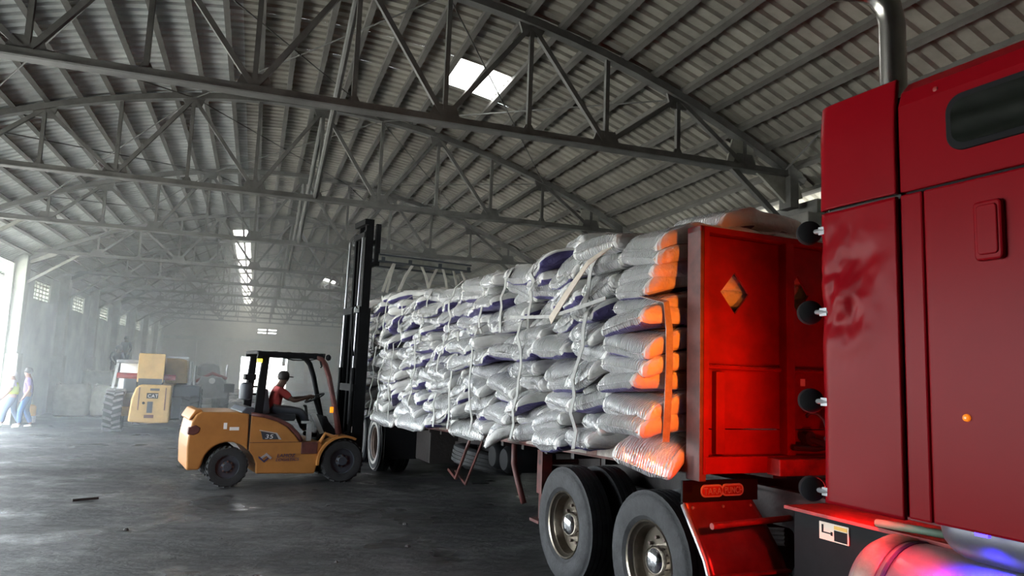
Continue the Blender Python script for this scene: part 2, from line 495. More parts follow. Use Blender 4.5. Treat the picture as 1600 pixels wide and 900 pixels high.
# ventilator lattice windows
for i, (a0, a1, k0, k1) in enumerate(wins):
    root = tag(empty('window_%d' % (i + 1), (WL - 0.1, (a0 + a1) / 2, k0)), kind='structure')
    W_ = a1 - a0; H_ = k1 - k0
    mb = MB().box(-0.07, 0.07, -W_ / 2, W_ / 2, 0, 0.04).box(-0.07, 0.07, -W_ / 2, W_ / 2, H_ - 0.04, H_)
    mb.box(-0.07, 0.07, -W_ / 2, -W_ / 2 + 0.05, 0, H_).box(-0.07, 0.07, W_ / 2 - 0.05, W_ / 2, 0, H_)
    mb.build('window_frame', M['column'], root)
    for k in range(1, 5):
        z = H_ * k / 5
        MB().box(-0.05, 0.05, -W_ / 2, W_ / 2, z - 0.018, z + 0.018).build('lattice_bar', M['column'], root)
    for k in range(1, 5):
        yy = -W_ / 2 + W_ * k / 5
        MB().box(-0.05, 0.05, yy - 0.045, yy + 0.045, 0, H_).build('lattice_bar', M['column'], root)

# right wall with a gap under the eaves
mb = MB(); wall_with_holes(mb, WR, WR + 0.2, YN, YF, 0.0, 4.47, [], 'y')
wr = tag(mb.build('wall_right', M['wall']), kind='structure')
for y in TY:
    mb = MB().box(WR - 0.36, WR + 0.05, y - 0.3, y + 0.3, 0, 4.3)
    mb.build('column', M['column_dark'], wr, bevel=0.015)
    MB().box(WR - 0.2, WR + 0.1, y - 0.3, y + 1.2, 4.3, 4.5).build('wall_beam', M['steel'], wr)

# far wall with a gate opening, small ventilators and a tie beam
DH = (-0.95, 2.45, 0.0, 2.5)
mb = MB()
wall_with_holes(mb, YF, YF + 0.25, WL - 0.2, WR + 0.2, 0.0, 3.6, [DH], 'x')
wall_with_holes(mb, YF, YF + 0.25, WL - 0.2, WR + 0.2, 3.6, 4.3, [], 'x')
wall_with_holes(mb, YF, YF + 0.25, WL - 0.2, WR + 0.2, 4.3, 4.44, [(0.1, 0.7, 4.34, 4.44), (0.85, 1.45, 4.34, 4.44)], 'x')
wall_with_holes(mb, YF, YF + 0.25, WL - 0.2, WR + 0.2, 4.44, 4.58, [], 'x')
wall_with_holes(mb, YF, YF + 0.25, WL - 0.2, WR + 0.2, 4.58, 4.7, [(0.1, 0.7, 4.58, 4.68), (0.85, 1.45, 4.58, 4.68)], 'x')
xs = [-6.2 + 13.6 * k / 24 for k in range(25)]
mb.prism([(WL - 0.2, 4.7), (WR + 0.2, 4.7)] + [(x, max(4.7, arch(x) + 0.15)) for x in reversed(xs)], 'y', YF, YF + 0.25)
wf = tag(mb.build('wall_far', M['wall_far']), kind='structure')
MB().box(WL, WR, YF - 0.16, YF + 0.02, 3.62, 3.86).build('tie_beam', M['column'], wf)
for x in (-4.3, -2.6, 3.9, 5.6):
    MB().box(x - 0.15, x + 0.15, YF - 0.1, YF + 0.02, 0, 3.62).build('pilaster', M['wall_far'], wf)
MB().box(3.0, 4.9, YF - 0.04, YF + 0.02, 0.6, 2.9).build('blocked_opening', M['wall'], wf)
MB().box(DH[0] - 0.12, DH[0], YF - 0.06, YF + 0.3, 0, DH[3] + 0.12).box(DH[1], DH[1] + 0.12, YF - 0.06, YF + 0.3, 0, DH[3] + 0.12).box(DH[0], DH[1], YF - 0.06, YF + 0.3, DH[3], DH[3] + 0.12).build('gate_frame', M['column'], wf)
# near wall, behind the photographer
mb = MB(); wall_with_holes(mb, YN - 0.2, YN, WL - 0.2, WR + 0.2, 0.0, 4.7, [], 'x')
mb.prism([(WL - 0.2, 4.7), (WR + 0.2, 4.7)] + [(x, max(4.7, arch(x) + 0.15)) for x in reversed(xs)], 'y', YN - 0.2, YN)
tag(mb.build('wall_near', M['wall']), kind='structure')

# ---- roof: ribbed sheets on purlins
ceil = tag(empty('ceiling', (0, 0, 0)), kind='structure')
RIB = [(0.0, 0.0), (0.11, 0.0), (0.135, 0.038), (0.175, 0.038), (0.2, 0.0)]
def sheet_mesh(name, x0, x1, mt, ylen=1.0, lift=0.0):
    mb = MB()
    n = max(2, int(abs(x1 - x0) / 0.4))
    ys = []
    for k in range(int(round(ylen / 0.2))):
        ys += [(k * 0.2 + a, b) for a, b in RIB[:-1]]
    ys.append((ylen, 0.0))
    vs = []; fs = []
    for i in range(n + 1):
        x = x0 + (x1 - x0) * i / n
        for (y, dz) in ys:
            vs.append((x, y, arch(x) + 0.118 + dz + lift))
    m_ = len(ys)
    for i in range(n):
        for j in range(m_ - 1):
            fs.append((i * m_ + j, (i + 1) * m_ + j, (i + 1) * m_ + j + 1, i * m_ + j + 1))
    mb.add(vs, fs)
    return mb.mesh(name, mt, fixn=False)
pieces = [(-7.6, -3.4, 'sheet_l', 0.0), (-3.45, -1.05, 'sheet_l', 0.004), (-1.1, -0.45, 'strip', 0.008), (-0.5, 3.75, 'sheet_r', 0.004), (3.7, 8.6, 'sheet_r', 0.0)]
sky_spots = [(2.52, 2.93, 10.2, 11.2), (2.93, 3.38, 10.2, 11.2), (2.93, 3.38, 38.2, 39.2), (3.5, 3.95, 38.2, 39.2)]
sheets = {}
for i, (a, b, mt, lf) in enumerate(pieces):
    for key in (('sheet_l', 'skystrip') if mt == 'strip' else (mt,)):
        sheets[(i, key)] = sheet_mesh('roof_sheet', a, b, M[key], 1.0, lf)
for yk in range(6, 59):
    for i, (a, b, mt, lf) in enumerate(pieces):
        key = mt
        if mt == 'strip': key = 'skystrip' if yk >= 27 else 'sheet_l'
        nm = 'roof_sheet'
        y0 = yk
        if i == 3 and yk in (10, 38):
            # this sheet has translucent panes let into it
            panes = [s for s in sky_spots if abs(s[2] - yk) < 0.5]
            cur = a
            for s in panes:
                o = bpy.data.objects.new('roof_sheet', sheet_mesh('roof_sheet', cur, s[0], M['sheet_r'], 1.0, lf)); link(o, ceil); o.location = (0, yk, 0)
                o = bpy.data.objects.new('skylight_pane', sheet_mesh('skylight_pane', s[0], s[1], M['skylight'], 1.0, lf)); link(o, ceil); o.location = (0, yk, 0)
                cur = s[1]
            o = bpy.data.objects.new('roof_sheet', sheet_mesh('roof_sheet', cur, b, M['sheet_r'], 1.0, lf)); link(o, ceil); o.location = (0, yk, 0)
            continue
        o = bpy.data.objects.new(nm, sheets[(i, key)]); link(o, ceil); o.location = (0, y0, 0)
for i, (a, b, mt, lf) in enumerate(pieces):
    o = bpy.data.objects.new('near_roof_sheeting', sheet_mesh('near_roof_sheeting', a, b, M['sheet_l' if mt == 'strip' else mt], 14.4, lf))
    link(o, ceil); o.location = (0, YN - 0.4, 0); o['kind'] = 'stuff'
x = -7.08
while x < 8.4:
    sl = math.atan(-2 * 0.0409 * (x - 0.65))
    t = Vector((math.cos(sl), 0, math.sin(sl))); nrm = Vector((-math.sin(sl), 0, math.cos(sl)))
    c0 = Vector((x, YN, arch(x))) + nrm * 0.068
    c1 = c0 + Vector((0, YF - YN, 0))
    mb = MB().bar(c0, c1, 0.05, 0.088, side=nrm)
    mb.bar(c0 - nrm * 0.04 + t * 0.025, c1 - nrm * 0.04 + t * 0.025, 0.055, 0.010, side=nrm)
    mb.build('purlin', M['purlin'], ceil)
    x += 0.455

# ---- trusses
def truss(label):
    root = empty('roof_truss', (0, 0, 0), 0, label, 'roof truss', 'bowstring roof trusses')
    xs = [-6.3 + 13.55 * k / 30 for k in range(31)]
    mb = MB()
    for a, b in zip(xs[:-1], xs[1:]):
        mb.bar((a, 0, arch(a) - 0.02), (b + 0.01, 0, arch(b) - 0.02), 0.13, 0.1, side=(0, 0, 1))
    mb.build('top_chord', M['steel'], root)
    MB().bar((-6.25, 0, CHZ), (7.2, 0, CHZ), 0.15, 0.09, side=(0, 0, 1)).bar((-6.25, 0, CHZ - 0.035), (7.2, 0, CHZ - 0.035), 0.2, 0.014, side=(0, 0, 1)).build('bottom_chord', M['steel'], root)
    for k in range(-6, 6):
        x = 0.85 + 1.08 * k
        if arch(x) - CHZ < 0.25: continue
        MB().bar((x, 0, CHZ), (x, 0, arch(x) - 0.04), 0.055, 0.055).build('vertical', M['steel'], root)
        if k % 2:
            MB().prism([(x - 0.2, CHZ + 0.02), (x + 0.2, CHZ + 0.02), (x + 0.13, CHZ + 0.2), (x - 0.13, CHZ + 0.2)], 'y', -0.018, 0.018).build('gusset_plate', M['steel'], root)
            for s in (-1, 1):
                x2 = x + s * 1.08
                if x2 > 6.9 or x2 < -5.9: continue
                MB().bar((x, 0, CHZ + 0.03), (x2, 0, arch(x2) - 0.06), 0.06, 0.06).build('diagonal', M['steel'], root)
        else:
            z = arch(x) - 0.03
            sl = -2 * 0.0409 * (x - 0.65)
            MB().prism([(x - 0.19, z - 0.19 * sl), (x + 0.19, z + 0.19 * sl), (x + 0.12, z - 0.18), (x - 0.12, z - 0.18)], 'y', -0.018, 0.018).build('gusset_plate', M['steel'], root)
            MB().prism([(x - 0.09, CHZ + 0.02), (x + 0.09, CHZ + 0.02), (x + 0.04, CHZ + 0.12), (x - 0.04, CHZ + 0.12)], 'y', -0.015, 0.015).build('gusset_plate', M['steel'], root)
    # end shoes and knee braces
    MB().prism([(6.35, CHZ + 0.02), (7.15, CHZ + 0.02), (7.25, CHZ - 0.32), (6.95, CHZ - 0.42), (6.55, CHZ - 0.1)], 'y', -0.02, 0.02).build('end_plate', M['steel_light'], root)
    MB().box(6.95, 7.09, -0.12, 0.12, CHZ - 0.5, CHZ + 0.12).build('end_bracket', M['steel'], root)
    MB().bar((6.05, 0, CHZ - 0.02), (7.1, 0, 4.02), 0.07, 0.07).build('knee_brace', M['steel'], root)
    MB().prism([(-6.25, CHZ + 0.02), (-5.5, CHZ + 0.02), (-5.6, CHZ - 0.1), (-6.2, CHZ - 0.38)], 'y', -0.02, 0.02).build('end_plate', M['steel_light'], root)
    MB().bar((-5.0, 0, CHZ - 0.02), (-6.25, 0, 3.95), 0.07, 0.07).build('knee_brace', M['steel_light'], root)
    MB().prism([(5.95, CHZ + 0.02), (6.45, CHZ + 0.02), (6.38, arch(6.3) - 0.02), (6.05, arch(6.0) - 0.16)], 'y', -0.016, 0.016).build('gusset_plate', M['steel_light'], root)
    return root
def truss_extras(root, dy):
    # bracing that runs on to the next truss
    MB().path([(0.85, 0, 6.5), (0.82, dy * 0.4, 5.75), (0.8, dy, CHZ)], 0.045, 8).build('sway_brace', M['steel'], root)
    for xa, xb in ((-4.6, -1.3), (-1.3, -4.6), (-1.3, 1.9), (1.9, -1.3), (1.9, 5.2), (5.2, 1.9)):
        MB().tube((xa, 0, arch(xa) - 0.05), (xb, dy, arch(xb) - 0.05), 0.011, 5).build('tie_rod', M['steel'], root)
base = None
for i, y in enumerate(TY):
    lab = 'steel bowstring roof truss, %s' % ('nearest one, highest across the picture' if i == 0 else ('%s one counted away from the camera' % ORD[i]) if i < 9 else 'farthest one, close to the far wall')
    if i == 0:
        t = truss(lab); base = t
        kids = list(t.children)
    else:
        t = empty('roof_truss', (0, 0, 0), 0, lab, 'roof truss', 'bowstring roof trusses')
        for k in kids:
            c = k.copy(); COL.objects.link(c); c.parent = t
    t.location = (0, y, 0)
    if i < len(TY) - 1:
        truss_extras(t, TY[i + 1] - y)

# cable drooping from the second truss on the right, and the guy wire beside the nearest truss
o = MB().path([(6.05, 13.1, 4.9), (6.35, 13.1, 4.72), (6.5, 13.1, 4.3), (6.52, 13.1, 3.6), (6.54, 13.1, 2.9)], 0.022, 6).build('conduit', M['steel_light'], smooth=True)
tag(o, 'grey conduit drooping from the second truss above the sacks', 'conduit')
o = MB().tube((6.85, 8.0, 4.9), (6.62, 5.4, 6.0), 0.012, 6).build('guy_wire', M['steel'])
tag(o, 'thin taut wire rising from the end of the nearest truss', 'wire')

# ------------------------------------------------------------------ truck: frame of reference x = inwards, y = rearwards, z = up
T0 = Vector((2.79, 6.30, 0)); TA = R(4.3)
TM = Matrix.Translation(T0) @ Matrix.Rotation(TA, 4, 'Z')
def zb(s):                       # top of the trailer bed
    return max(1.09, 1.355 - 0.032 * (s + 1.76))

TYRE = [(0.30, 0.035), (0.335, 0.008), (0.40, 0.0), (0.47, 0.006), (0.495, 0.022), (0.503, 0.03), (0.522, 0.036), (0.524, 0.078), (0.51, 0.082), (0.51, 0.09),
        (0.524, 0.094), (0.525, 0.128), (0.511, 0.132), (0.511, 0.140), (0.525, 0.144), (0.524, 0.18), (0.51, 0.184), (0.51, 0.192), (0.524, 0.196),
        (0.522, 0.236), (0.50, 0.25), (0.47, 0.264), (0.40, 0.27), (0.335, 0.262), (0.30, 0.235)]
def wheel(parent, w0, s, name='wheel', sgn=1, tyre=None, rim=None, hub=True, z=0.52, side=None, deep=0.15):
    ax = (sgn, 0, 0)
    mb = MB().lathe(TYRE, (w0, s, z), ax, 40, closed=True)
    t = mb.build(name, [tyre or M['tyre']], parent, smooth=30.0)
    if side:
        MB().lathe([(0.34, -0.002), (0.49, 0.008), (0.49, 0.014), (0.34, 0.006)], (w0, s, z), ax, 40, closed=True).build('sidewall_dust', side, t, smooth=True)
    MB().lathe([(0.305, 0.03), (0.298, 0.022), (0.285, 0.03), (0.275, 0.06), (0.262, 0.07), (0.250, deep), (0.13, deep + 0.012), (0.02, deep + 0.014), (0.02, deep + 0.03), (0.3, deep + 0.03)], (w0, s, z), ax, 36, closed=True).build('rim', rim or M['rim'], t, smooth=35.0)
    if hub:
        MB().lathe([(0.115, deep + 0.01), (0.112, deep - 0.05), (0.095, deep - 0.085), (0.06, deep - 0.105), (0.02, deep - 0.112), (0.002, deep - 0.113)], (w0, s, z), ax, 24).build('hub_cap', M['chrome'], t, smooth=35.0)
        nb = MB()
        for k in range(10):
            a = 2 * math.pi * k / 10
            c = Vector((w0, s + 0.168 * math.cos(a), z + 0.168 * math.sin(a)))
            nb.tube(c + Vector((sgn * (deep - 0.02), 0, 0)), c + Vector((sgn * (deep + 0.02), 0, 0)), 0.014, 6)
        tag(nb.build('wheel_nuts', M['rim_dull'], t), kind='stuff')
    return t

tractor = empty('semi_tractor', T0, TA, 'red semi tractor with a sleeper cab, filling the right edge', 'truck')
# drive wheels
for s in (0.0, -1.36):
    wheel(tractor, 0.0, s); wheel(tractor, 0.34, s, tyre=M['tyre_dark'], hub=False)
    wheel(tractor, 2.44, s, sgn=-1, tyre=M['tyre_dark']); wheel(tractor, 2.10, s, sgn=-1, tyre=M['tyre_dark'], hub=False)
    MB().tube((0.3, s, 0.52), (2.1, s, 0.52), 0.09, 12).build('drive_axle', M['chassis'], tractor, smooth=40.0)
    MB().lathe([(0.05, -0.22), (0.22, -0.1), (0.24, 0), (0.22, 0.1), (0.05, 0.22)], (1.22, s, 0.54), (0, 1, 0), 16).build('differential', M['chassis'], tractor, smooth=True)
for x in (0.78, 1.60):
    mb = MB().box(x, x + 0.08, -8.3, 0.95, 0.86, 0.90).box(x, x + 0.08, -8.3, 0.95, 1.08, 1.12).box(x, x + 0.02, -8.3, 0.95, 0.88, 1.1)
    mb.build('frame_rail', M['chassis'], tractor)
for s in (0.85, -0.68, -2.3):
    MB().box(0.8, 1.66, s - 0.06, s + 0.06, 0.9, 1.08).build('cross_member', M['chassis'], tractor)
for x in (0.72, 1.62):
    mb = MB()
    for k in range(4):
        mb.path([(x + 0.05, -2.0, 0.84 - 0.03 * k), (x + 0.05, -1.36, 0.74 - 0.03 * k), (x + 0.05, -0.68, 0.84 - 0.03 * k), (x + 0.05, 0.0, 0.74 - 0.03 * k), (x + 0.05, 0.62, 0.84 - 0.03 * k)], 0.02, 6)
    mb.build('leaf_spring', M['chassis'], tractor)
# coupling plate and hoses behind the cab
MB().prism(rrect(0.75, 1.70, -1.1, -0.2, 0.2), 'z', 1.13, 1.19).build('fifth_wheel', M['chassis'], tractor)
for k, (x, c) in enumerate(((1.0, 'engine'), (1.2, 'red_dark'), (1.4, 'black'))):
    pts = []
    for i in range(60):
        t = i / 59
        a = t * 2 * math.pi * 9
        pts.append((x + 0.05 * math.cos(a), -3.5 + 1.55 * t, 1.75 - 0.9 * math.sin(math.pi * t) * 0.5 + 0.05 * math.sin(a)))
    MB().path(pts, 0.012, 5).build('air_hose', M[c], tractor, smooth=True)
# cab shell
MB().prism([(0.0, 1.26), (2.35, 1.26), (2.35, 2.872), (0.0, 2.872)], 'y', -6.4, -3.702).build('sleeper_side', M['red'], tractor, bevel=0.012)
MB().prism([(0.0, 1.26), (2.35, 1.26), (2.35, 2.872), (0.0, 2.872)], 'y', -3.697, -3.575).build('sleeper_rear_panel', M['red'], tractor, bevel=0.010)
tp_ = [(0.0, 2.884), (0.0, 3.34), (0.025, 3.42), (0.08, 3.48), (0.2, 3.52), (0.6, 3.56), (1.175, 3.575)]
tp_ = tp_ + [(2.35 - x, z) for x, z in reversed(tp_[:-1])]
MB().prism(tp_, 'y', -6.4, -3.575).build('sleeper_roof', M['red'], tractor, bevel=0.010)
MB().prism([(0.02, 2.86), (2.33, 2.86), (2.33, 2.9), (0.02, 2.9)], 'y', -6.38, -3.6).build('seam_filler', M['blackm'], tractor)
# hood and nose, in front of the frame's edge
MB().prism([(-8.9, 0.6), (-6.4, 0.6), (-6.4, 2.1), (-6.6, 2.1), (-8.7, 1.85), (-8.9, 1.6)], 'x', 0.35, 2.0).build('hood', M['red'], tractor, bevel=0.06)
MB().prism([(-6.4, 2.1), (-7.0, 2.1), (-6.45, 3.0), (-6.4, 3.0)], 'x', 0.1, 2.25).build('windscreen', M['glass'], tractor, bevel=0.02)
wheel(tractor, 0.05, -7.9); wheel(tractor, 2.4, -7.9, sgn=-1)
MB().tube((0.2, -7.9, 0.52), (2.2, -7.9, 0.52), 0.06, 10).build('front_axle', M['chassis'], tractor)
# side extender behind the sleeper, dented sheet
def extender(z0, z1, dent, seed, x0=0.0, flip=1, lean=0.0):
    def P(i, j):
        s = -3.07 - 0.495 * i; z = z0 + (z1 - z0) * j
        d = 0.012 * noise.noise(Vector((s * 2.2, z * 1.6, seed)))
        if dent:
            q = math.exp(-(((s + 3.2) / 0.2) ** 2 + ((z - 2.45) / 0.30) ** 2))
            d += q * (0.045 * noise.noise(Vector((s * 7, z * 6, seed + 3))) + 0.02 * abs(noise.noise(Vector((s * 16, z * 11, seed + 9)))))
        edge = 0.018 * max(0, (0.12 - i) / 0.12) ** 2
        return (x0 + flip * (d + edge + lean * max(0, j - 0.55) ** 2 - 0.004), s, z)
    return MB().grid(P, 36, 90)
for x0, fl in ((0.0, 1), (2.35, -1)):
    for z0, z1, dn, sd, ln in ((1.25, 2.866, True, 3.0, 0.0), (2.884, 3.50, False, 8.0, 0.12)):
        o = extender(z0, z1, dn, sd, x0, fl, ln).build('side_extender', M['red'], tractor, smooth=True)
        so = o.modifiers.new('thickness', 'SOLIDIFY'); so.thickness = 0.022; so.offset = 0
    MB().box(x0 + (0.03 if fl > 0 else -0.06), x0 + (0.06 if fl > 0 else -0.03), -3.56, -3.1, 1.3, 3.35).build('extender_stiffener', M['chassis'], tractor)
# round rear-facing work lamps on stems along the rear edge of the extender, seen from behind
LAMP_LENS = mat('amber_lamp_lens', (1.0, 0.30, 0.06), 0.2, emis=(1.0, 0.26, 0.05), estr=3.0)
for z, en in ((2.775, 10.0), (2.305, 24.0), (1.80, 32.0), (1.31, 14.0)):
    d = Vector((-0.60, -0.80, 0)).normalized()
    c = Vector((-0.005, -2.985, z))
    k = MB().lathe([(0.068, -0.034), (0.070, -0.028), (0.07, 0.0), (0.066, 0.018), (0.05, 0.028), (0.002, 0.034)], c, d, 24).build('work_lamp', M['blackm'], tractor, smooth=40.0)
    MB().lathe([(0.062, -0.034), (0.05, -0.042), (0.01, -0.046)], c, d, 20).build('lamp_lens', LAMP_LENS, k, smooth=True)
    MB().tube((0.0, -2.99, z), (0.012, -3.12, z - 0.004), 0.015, 8).box(-0.004, 0.02, -3.10, -3.05, z - 0.025, z + 0.02).build('lamp_bracket', M['grey_metal'], k)
    l = bpy.data.lights.new('work_lamp', 'SPOT'); l.energy = en; l.color = (1.0, 0.19, 0.012) if z > 1.5 else (1.0, 0.04, 0.02); l.shadow_soft_size = 0.03
    l.spot_size = R(88); l.spot_blend = 0.6
    o = bpy.data.objects.new('work_lamp_light', l); link(o, k); o.location = c - d * 0.055
    o.rotation_euler = Vector((-0.12, 0.99, -0.06)).to_track_quat('-Z', 'Y').to_euler()
# window, locker latch, marker
wn = MB().prism(rrect(-5.3, -3.84, 3.02, 3.30, 0.085, 8), 'x', -0.014, 0.02).build('window_seal', M['blackm'], tractor, bevel=0.006)
MB().prism(rrect(-5.27, -3.87, 3.05, 3.27, 0.07, 8), 'x', -0.018, -0.010).build('window_glass', M['glass'], wn)
la = MB().prism(rrect(-4.092, -3.962, 2.475, 2.75, 0.022, 4), 'x', -0.026, 0.01).build('locker_latch', M['red'], tractor, bevel=0.010)
MB().prism(rrect(-4.075, -3.98, 2.50, 2.73, 0.018, 4), 'x', -0.032, -0.02).build('latch_cover', M['red'], la, bevel=0.006)
MB().lathe([(0.018, 0.0), (0.016, -0.010), (0.006, -0.014)], (0, -3.885, 1.765), (1, 0, 0), 12).build('amber_glint', M['glint'], tractor)  # glowing dot painted in for an amber light's reflection on the cab side
for s, z in ((-3.78, 3.37), (-3.15, 3.42)):
    MB().lathe([(0.014, 0.01), (0.013, -0.006), (0.005, -0.009)], (0.012, s, z), (1, 0, 0), 8).build('rivet', M['red_dark'], tractor)
# exhaust stack
ep = [(0.28, -3.34, 1.32), (0.28, -3.34, 3.98)] + [(0.28 - 0.16 * (1 - math.cos(R(a))), -3.34 + 0.10 * (1 - math.cos(R(a))), 3.98 + 0.22 * math.sin(R(a))) for a in (25, 50, 70, 90)] + [(0.0, -3.16, 4.215)]
MB().path(ep, 0.071, 20).build('exhaust_stack', M['pipe'], tractor, smooth=50.0)
MB().lathe([(0.10, 0), (0.10, 1.2)], (0.28, -3.34, 1.3), (0, 0, 1), 18).build('exhaust_muffler', M['chassis'], tractor, smooth=40.0)
# battery box with its tread plate, sticker, loose hose
MB().box(0.42, 0.80, -3.75, -2.42, 0.55, 1.085).build('battery_box', M['black'], tractor, bevel=0.01)
MB().box(0.36, 0.80, -3.75, -2.40, 1.085, 1.105).build('tread_plate', M['red_dark'], tractor)  # red lamplight on the tread is put into its colour
st = MB().box(0.412, 0.42, -2.86, -2.64, 0.945, 1.05).build('warning_sticker', M['paper'], tractor)
MB().box(0.409, 0.413, -2.85, -2.755, 0.952, 1.015).build('sticker_text_block', M['black'], st)
MB().box(0.409, 0.413, -2.85, -2.755, 1.02, 1.042).build('sticker_header', M['yellow'], st)
MB().box(0.409, 0.413, -2.672, -2.66, 0.985, 1.035).box(0.409, 0.413, -2.735, -2.66, 0.985, 0.993).box(0.409, 0.413, -2.742, -2.728, 0.978, 1.0).build('sticker_pictogram', M['black'], st)
MB().tube((0.36, -3.1, 1.13), (0.33, -3.6, 1.16), 0.022, 8).build('green_pipe', M['green'], tractor, smooth=True)
# fuel tank, bands and the polished skirt above it
def tank_prof(r, a, b):
    return [(0.02, a), (r * 0.8, a + 0.005), (r * 0.94, a - 0.02 if False else a + 0.015), (r, a + 0.05), (r, b - 0.05), (r * 0.94, b - 0.015), (0.02, b)]
ft = MB().lathe([(r, -t) for r, t in tank_prof(0.325, 0, 2.4)], (0.30, -3.18, 0.765), (0, 1, 0), 48).build('fuel_tank', M['tank'], tractor, smooth=40.0)
for s in (-3.30, -4.3, -5.2):
    MB().lathe([(0.331, -0.06), (0.338, -0.05), (0.338, 0.05), (0.331, 0.06), (0.32, 0.06), (0.32, -0.06)], (0.30, s, 0.765), (0, 1, 0), 48, closed=True).build('tank_band', M['lagging'], ft, smooth=40.0)
MB().lathe([(0.331, -0.012), (0.336, 0), (0.331, 0.012), (0.32, 0.012), (0.32, -0.012)], (0.30, -3.40, 0.765), (0, 1, 0), 48, closed=True).build('band_rubber', M['navy'], ft)
cap = [(0.15 * math.sin(R(a)), 0.16 * (1 - math.cos(R(a)))) for a in (2, 15, 30, 45, 60, 75, 90)]
MB().lathe([(r, -t) for r, t in cap] + [(0.15, -2.2)], (0.24, -3.60, 1.235), (0, 1, 0), 36).build('cab_skirt', M['skirt'], tractor, smooth=50.0)
MB().box(0.02, 0.05, -3.61, -3.53, 1.27, 2.86).box(0.02, 0.05, -3.61, -3.53, 2.89, 3.4).build('seam_light_stop', M['blackm'], tractor)  # strips added behind the seams to stop lamplight leaking through
# quarter fender with mud flap in front of the leading drive wheel
def fend(i, j):
    # i down the flap, j across
    pts = [(-1.82, 1.04), (-1.845, 0.99), (-1.95, 0.86), (-2.07, 0.70), (-2.15, 0.52), (-2.19, 0.30)]
    t = i * (len(pts) - 1); k = min(int(t), len(pts) - 2); q = t - k
    s = pts[k][0] + (pts[k + 1][0] - pts[k][0]) * q; z = pts[k][1] + (pts[k + 1][1] - pts[k][1]) * q
    return (0.0 + (0.62 + 0.07 * i) * j, s + 0.006 * noise.noise(Vector((j * 3, z * 5, 2))), z)
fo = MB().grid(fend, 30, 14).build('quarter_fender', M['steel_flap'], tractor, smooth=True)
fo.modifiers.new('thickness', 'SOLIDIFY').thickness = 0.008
MB().box(-0.02, 0.66, -1.835, -1.815, 1.035, 1.185).build('mud_flap_hanger', M['black'], tractor)
MB().path([(-0.012, -1.83, 1.02), (-0.012, -1.95, 0.86), (-0.012, -2.07, 0.70), (-0.012, -2.15, 0.52), (-0.012, -2.19, 0.30)], 0.018, 8).build('fender_edge', M['silver'], tractor, smooth=True)
MB().tube((0.02, -2.10, 0.925), (0.75, -2.06, 0.94), 0.022, 10).build('fender_bar', M['red_dark'], tractor, smooth=40.0)
MB().box(0.02, 0.66, -2.165, -2.12, 0.60, 0.615).build('fender_rib', M['red_dark'], tractor)
for x in (0.06, 0.33, 0.58):
    MB().lathe([(0.012, 0), (0.009, -0.008)], (x, -1.845, 1.0), (0, 1, 0), 8).build('fender_bolt', M['steel_light'], tractor)
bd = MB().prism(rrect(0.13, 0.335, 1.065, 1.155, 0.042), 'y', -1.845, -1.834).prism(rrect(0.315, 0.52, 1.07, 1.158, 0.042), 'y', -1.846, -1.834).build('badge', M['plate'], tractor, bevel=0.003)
MB().prism(rrect(0.143, 0.322, 1.078, 1.142, 0.03), 'y', -1.848, -1.84).prism(rrect(0.328, 0.507, 1.083, 1.145, 0.03), 'y', -1.849, -1.84).build('badge_field', M['red_dark'], bd)
fm = Matrix.Rotation(R(90), 4, 'X')
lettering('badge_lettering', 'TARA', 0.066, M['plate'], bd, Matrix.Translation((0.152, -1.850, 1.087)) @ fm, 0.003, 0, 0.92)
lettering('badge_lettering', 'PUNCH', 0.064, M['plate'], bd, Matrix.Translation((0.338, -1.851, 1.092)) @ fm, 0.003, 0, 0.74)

# lamps on the back of the cab and under its sill: these are the truck's own lights
def lamp(name, loc, lens, col, energy, size=0.03, d=(0, 1, 0), spot=None):
    h = MB().lathe([(0.045, -0.05), (0.055, -0.03), (0.055, 0.0), (0.05, 0.005)], loc, d, 16).build(name, M['black'], tractor, smooth=40.0)
    em = mat(name + '_lens', lens, 0.2, emis=lens, estr=4.0)
    MB().lathe([(0.048, 0.0), (0.04, 0.012), (0.01, 0.016)], loc, d, 16).build('lamp_lens', em, h, smooth=True)
    l = bpy.data.lights.new(name, 'SPOT' if spot else 'POINT'); l.energy = energy; l.color = col; l.shadow_soft_size = size
    o = bpy.data.objects.new(name + '_light', l); link(o, h); o.location = Vector(loc) + Vector(d) * 0.06
    if spot:
        l.spot_size = R(spot[0]); l.spot_blend = 0.3
        o.rotation_euler = Vector(spot[1]).to_track_quat('-Z', 'Y').to_euler()
    return h
lamp('red_work_lamp', (1.05, -3.52, 1.75), (1.0, 0.05, 0.02), (1.0, 0.06, 0.04), 3, 0.05)
lamp('red_marker_lamp', (0.22, -3.06, 1.33), (1.0, 0.03, 0.02), (1.0, 0.015, 0.015), 16, 0.03)
def sill_led(name, s, col, energy):
    em = mat(name + '_lens', col, 0.3, emis=col, estr=3.0)
    h = MB().box(0.012, 0.034, s - 0.03, s + 0.03, 1.246, 1.262).build(name, em, tractor)
    l = bpy.data.lights.new(name, 'SPOT'); l.energy = energy; l.color = col; l.shadow_soft_size = 0.02; l.spot_size = R(130); l.spot_blend = 0.5
    o = bpy.data.objects.new(name + '_light', l); link(o, h); o.location = (0.01, s, 1.225)
sill_led('red_sill_lamp', -3.48, (1.0, 0.03, 0.08), 6.0)
sill_led('blue_sill_lamp', -3.92, (0.04, 0.02, 1.0), 60)
sill_led('blue_sill_lamp', -4.35, (0.04, 0.02, 1.0), 80)

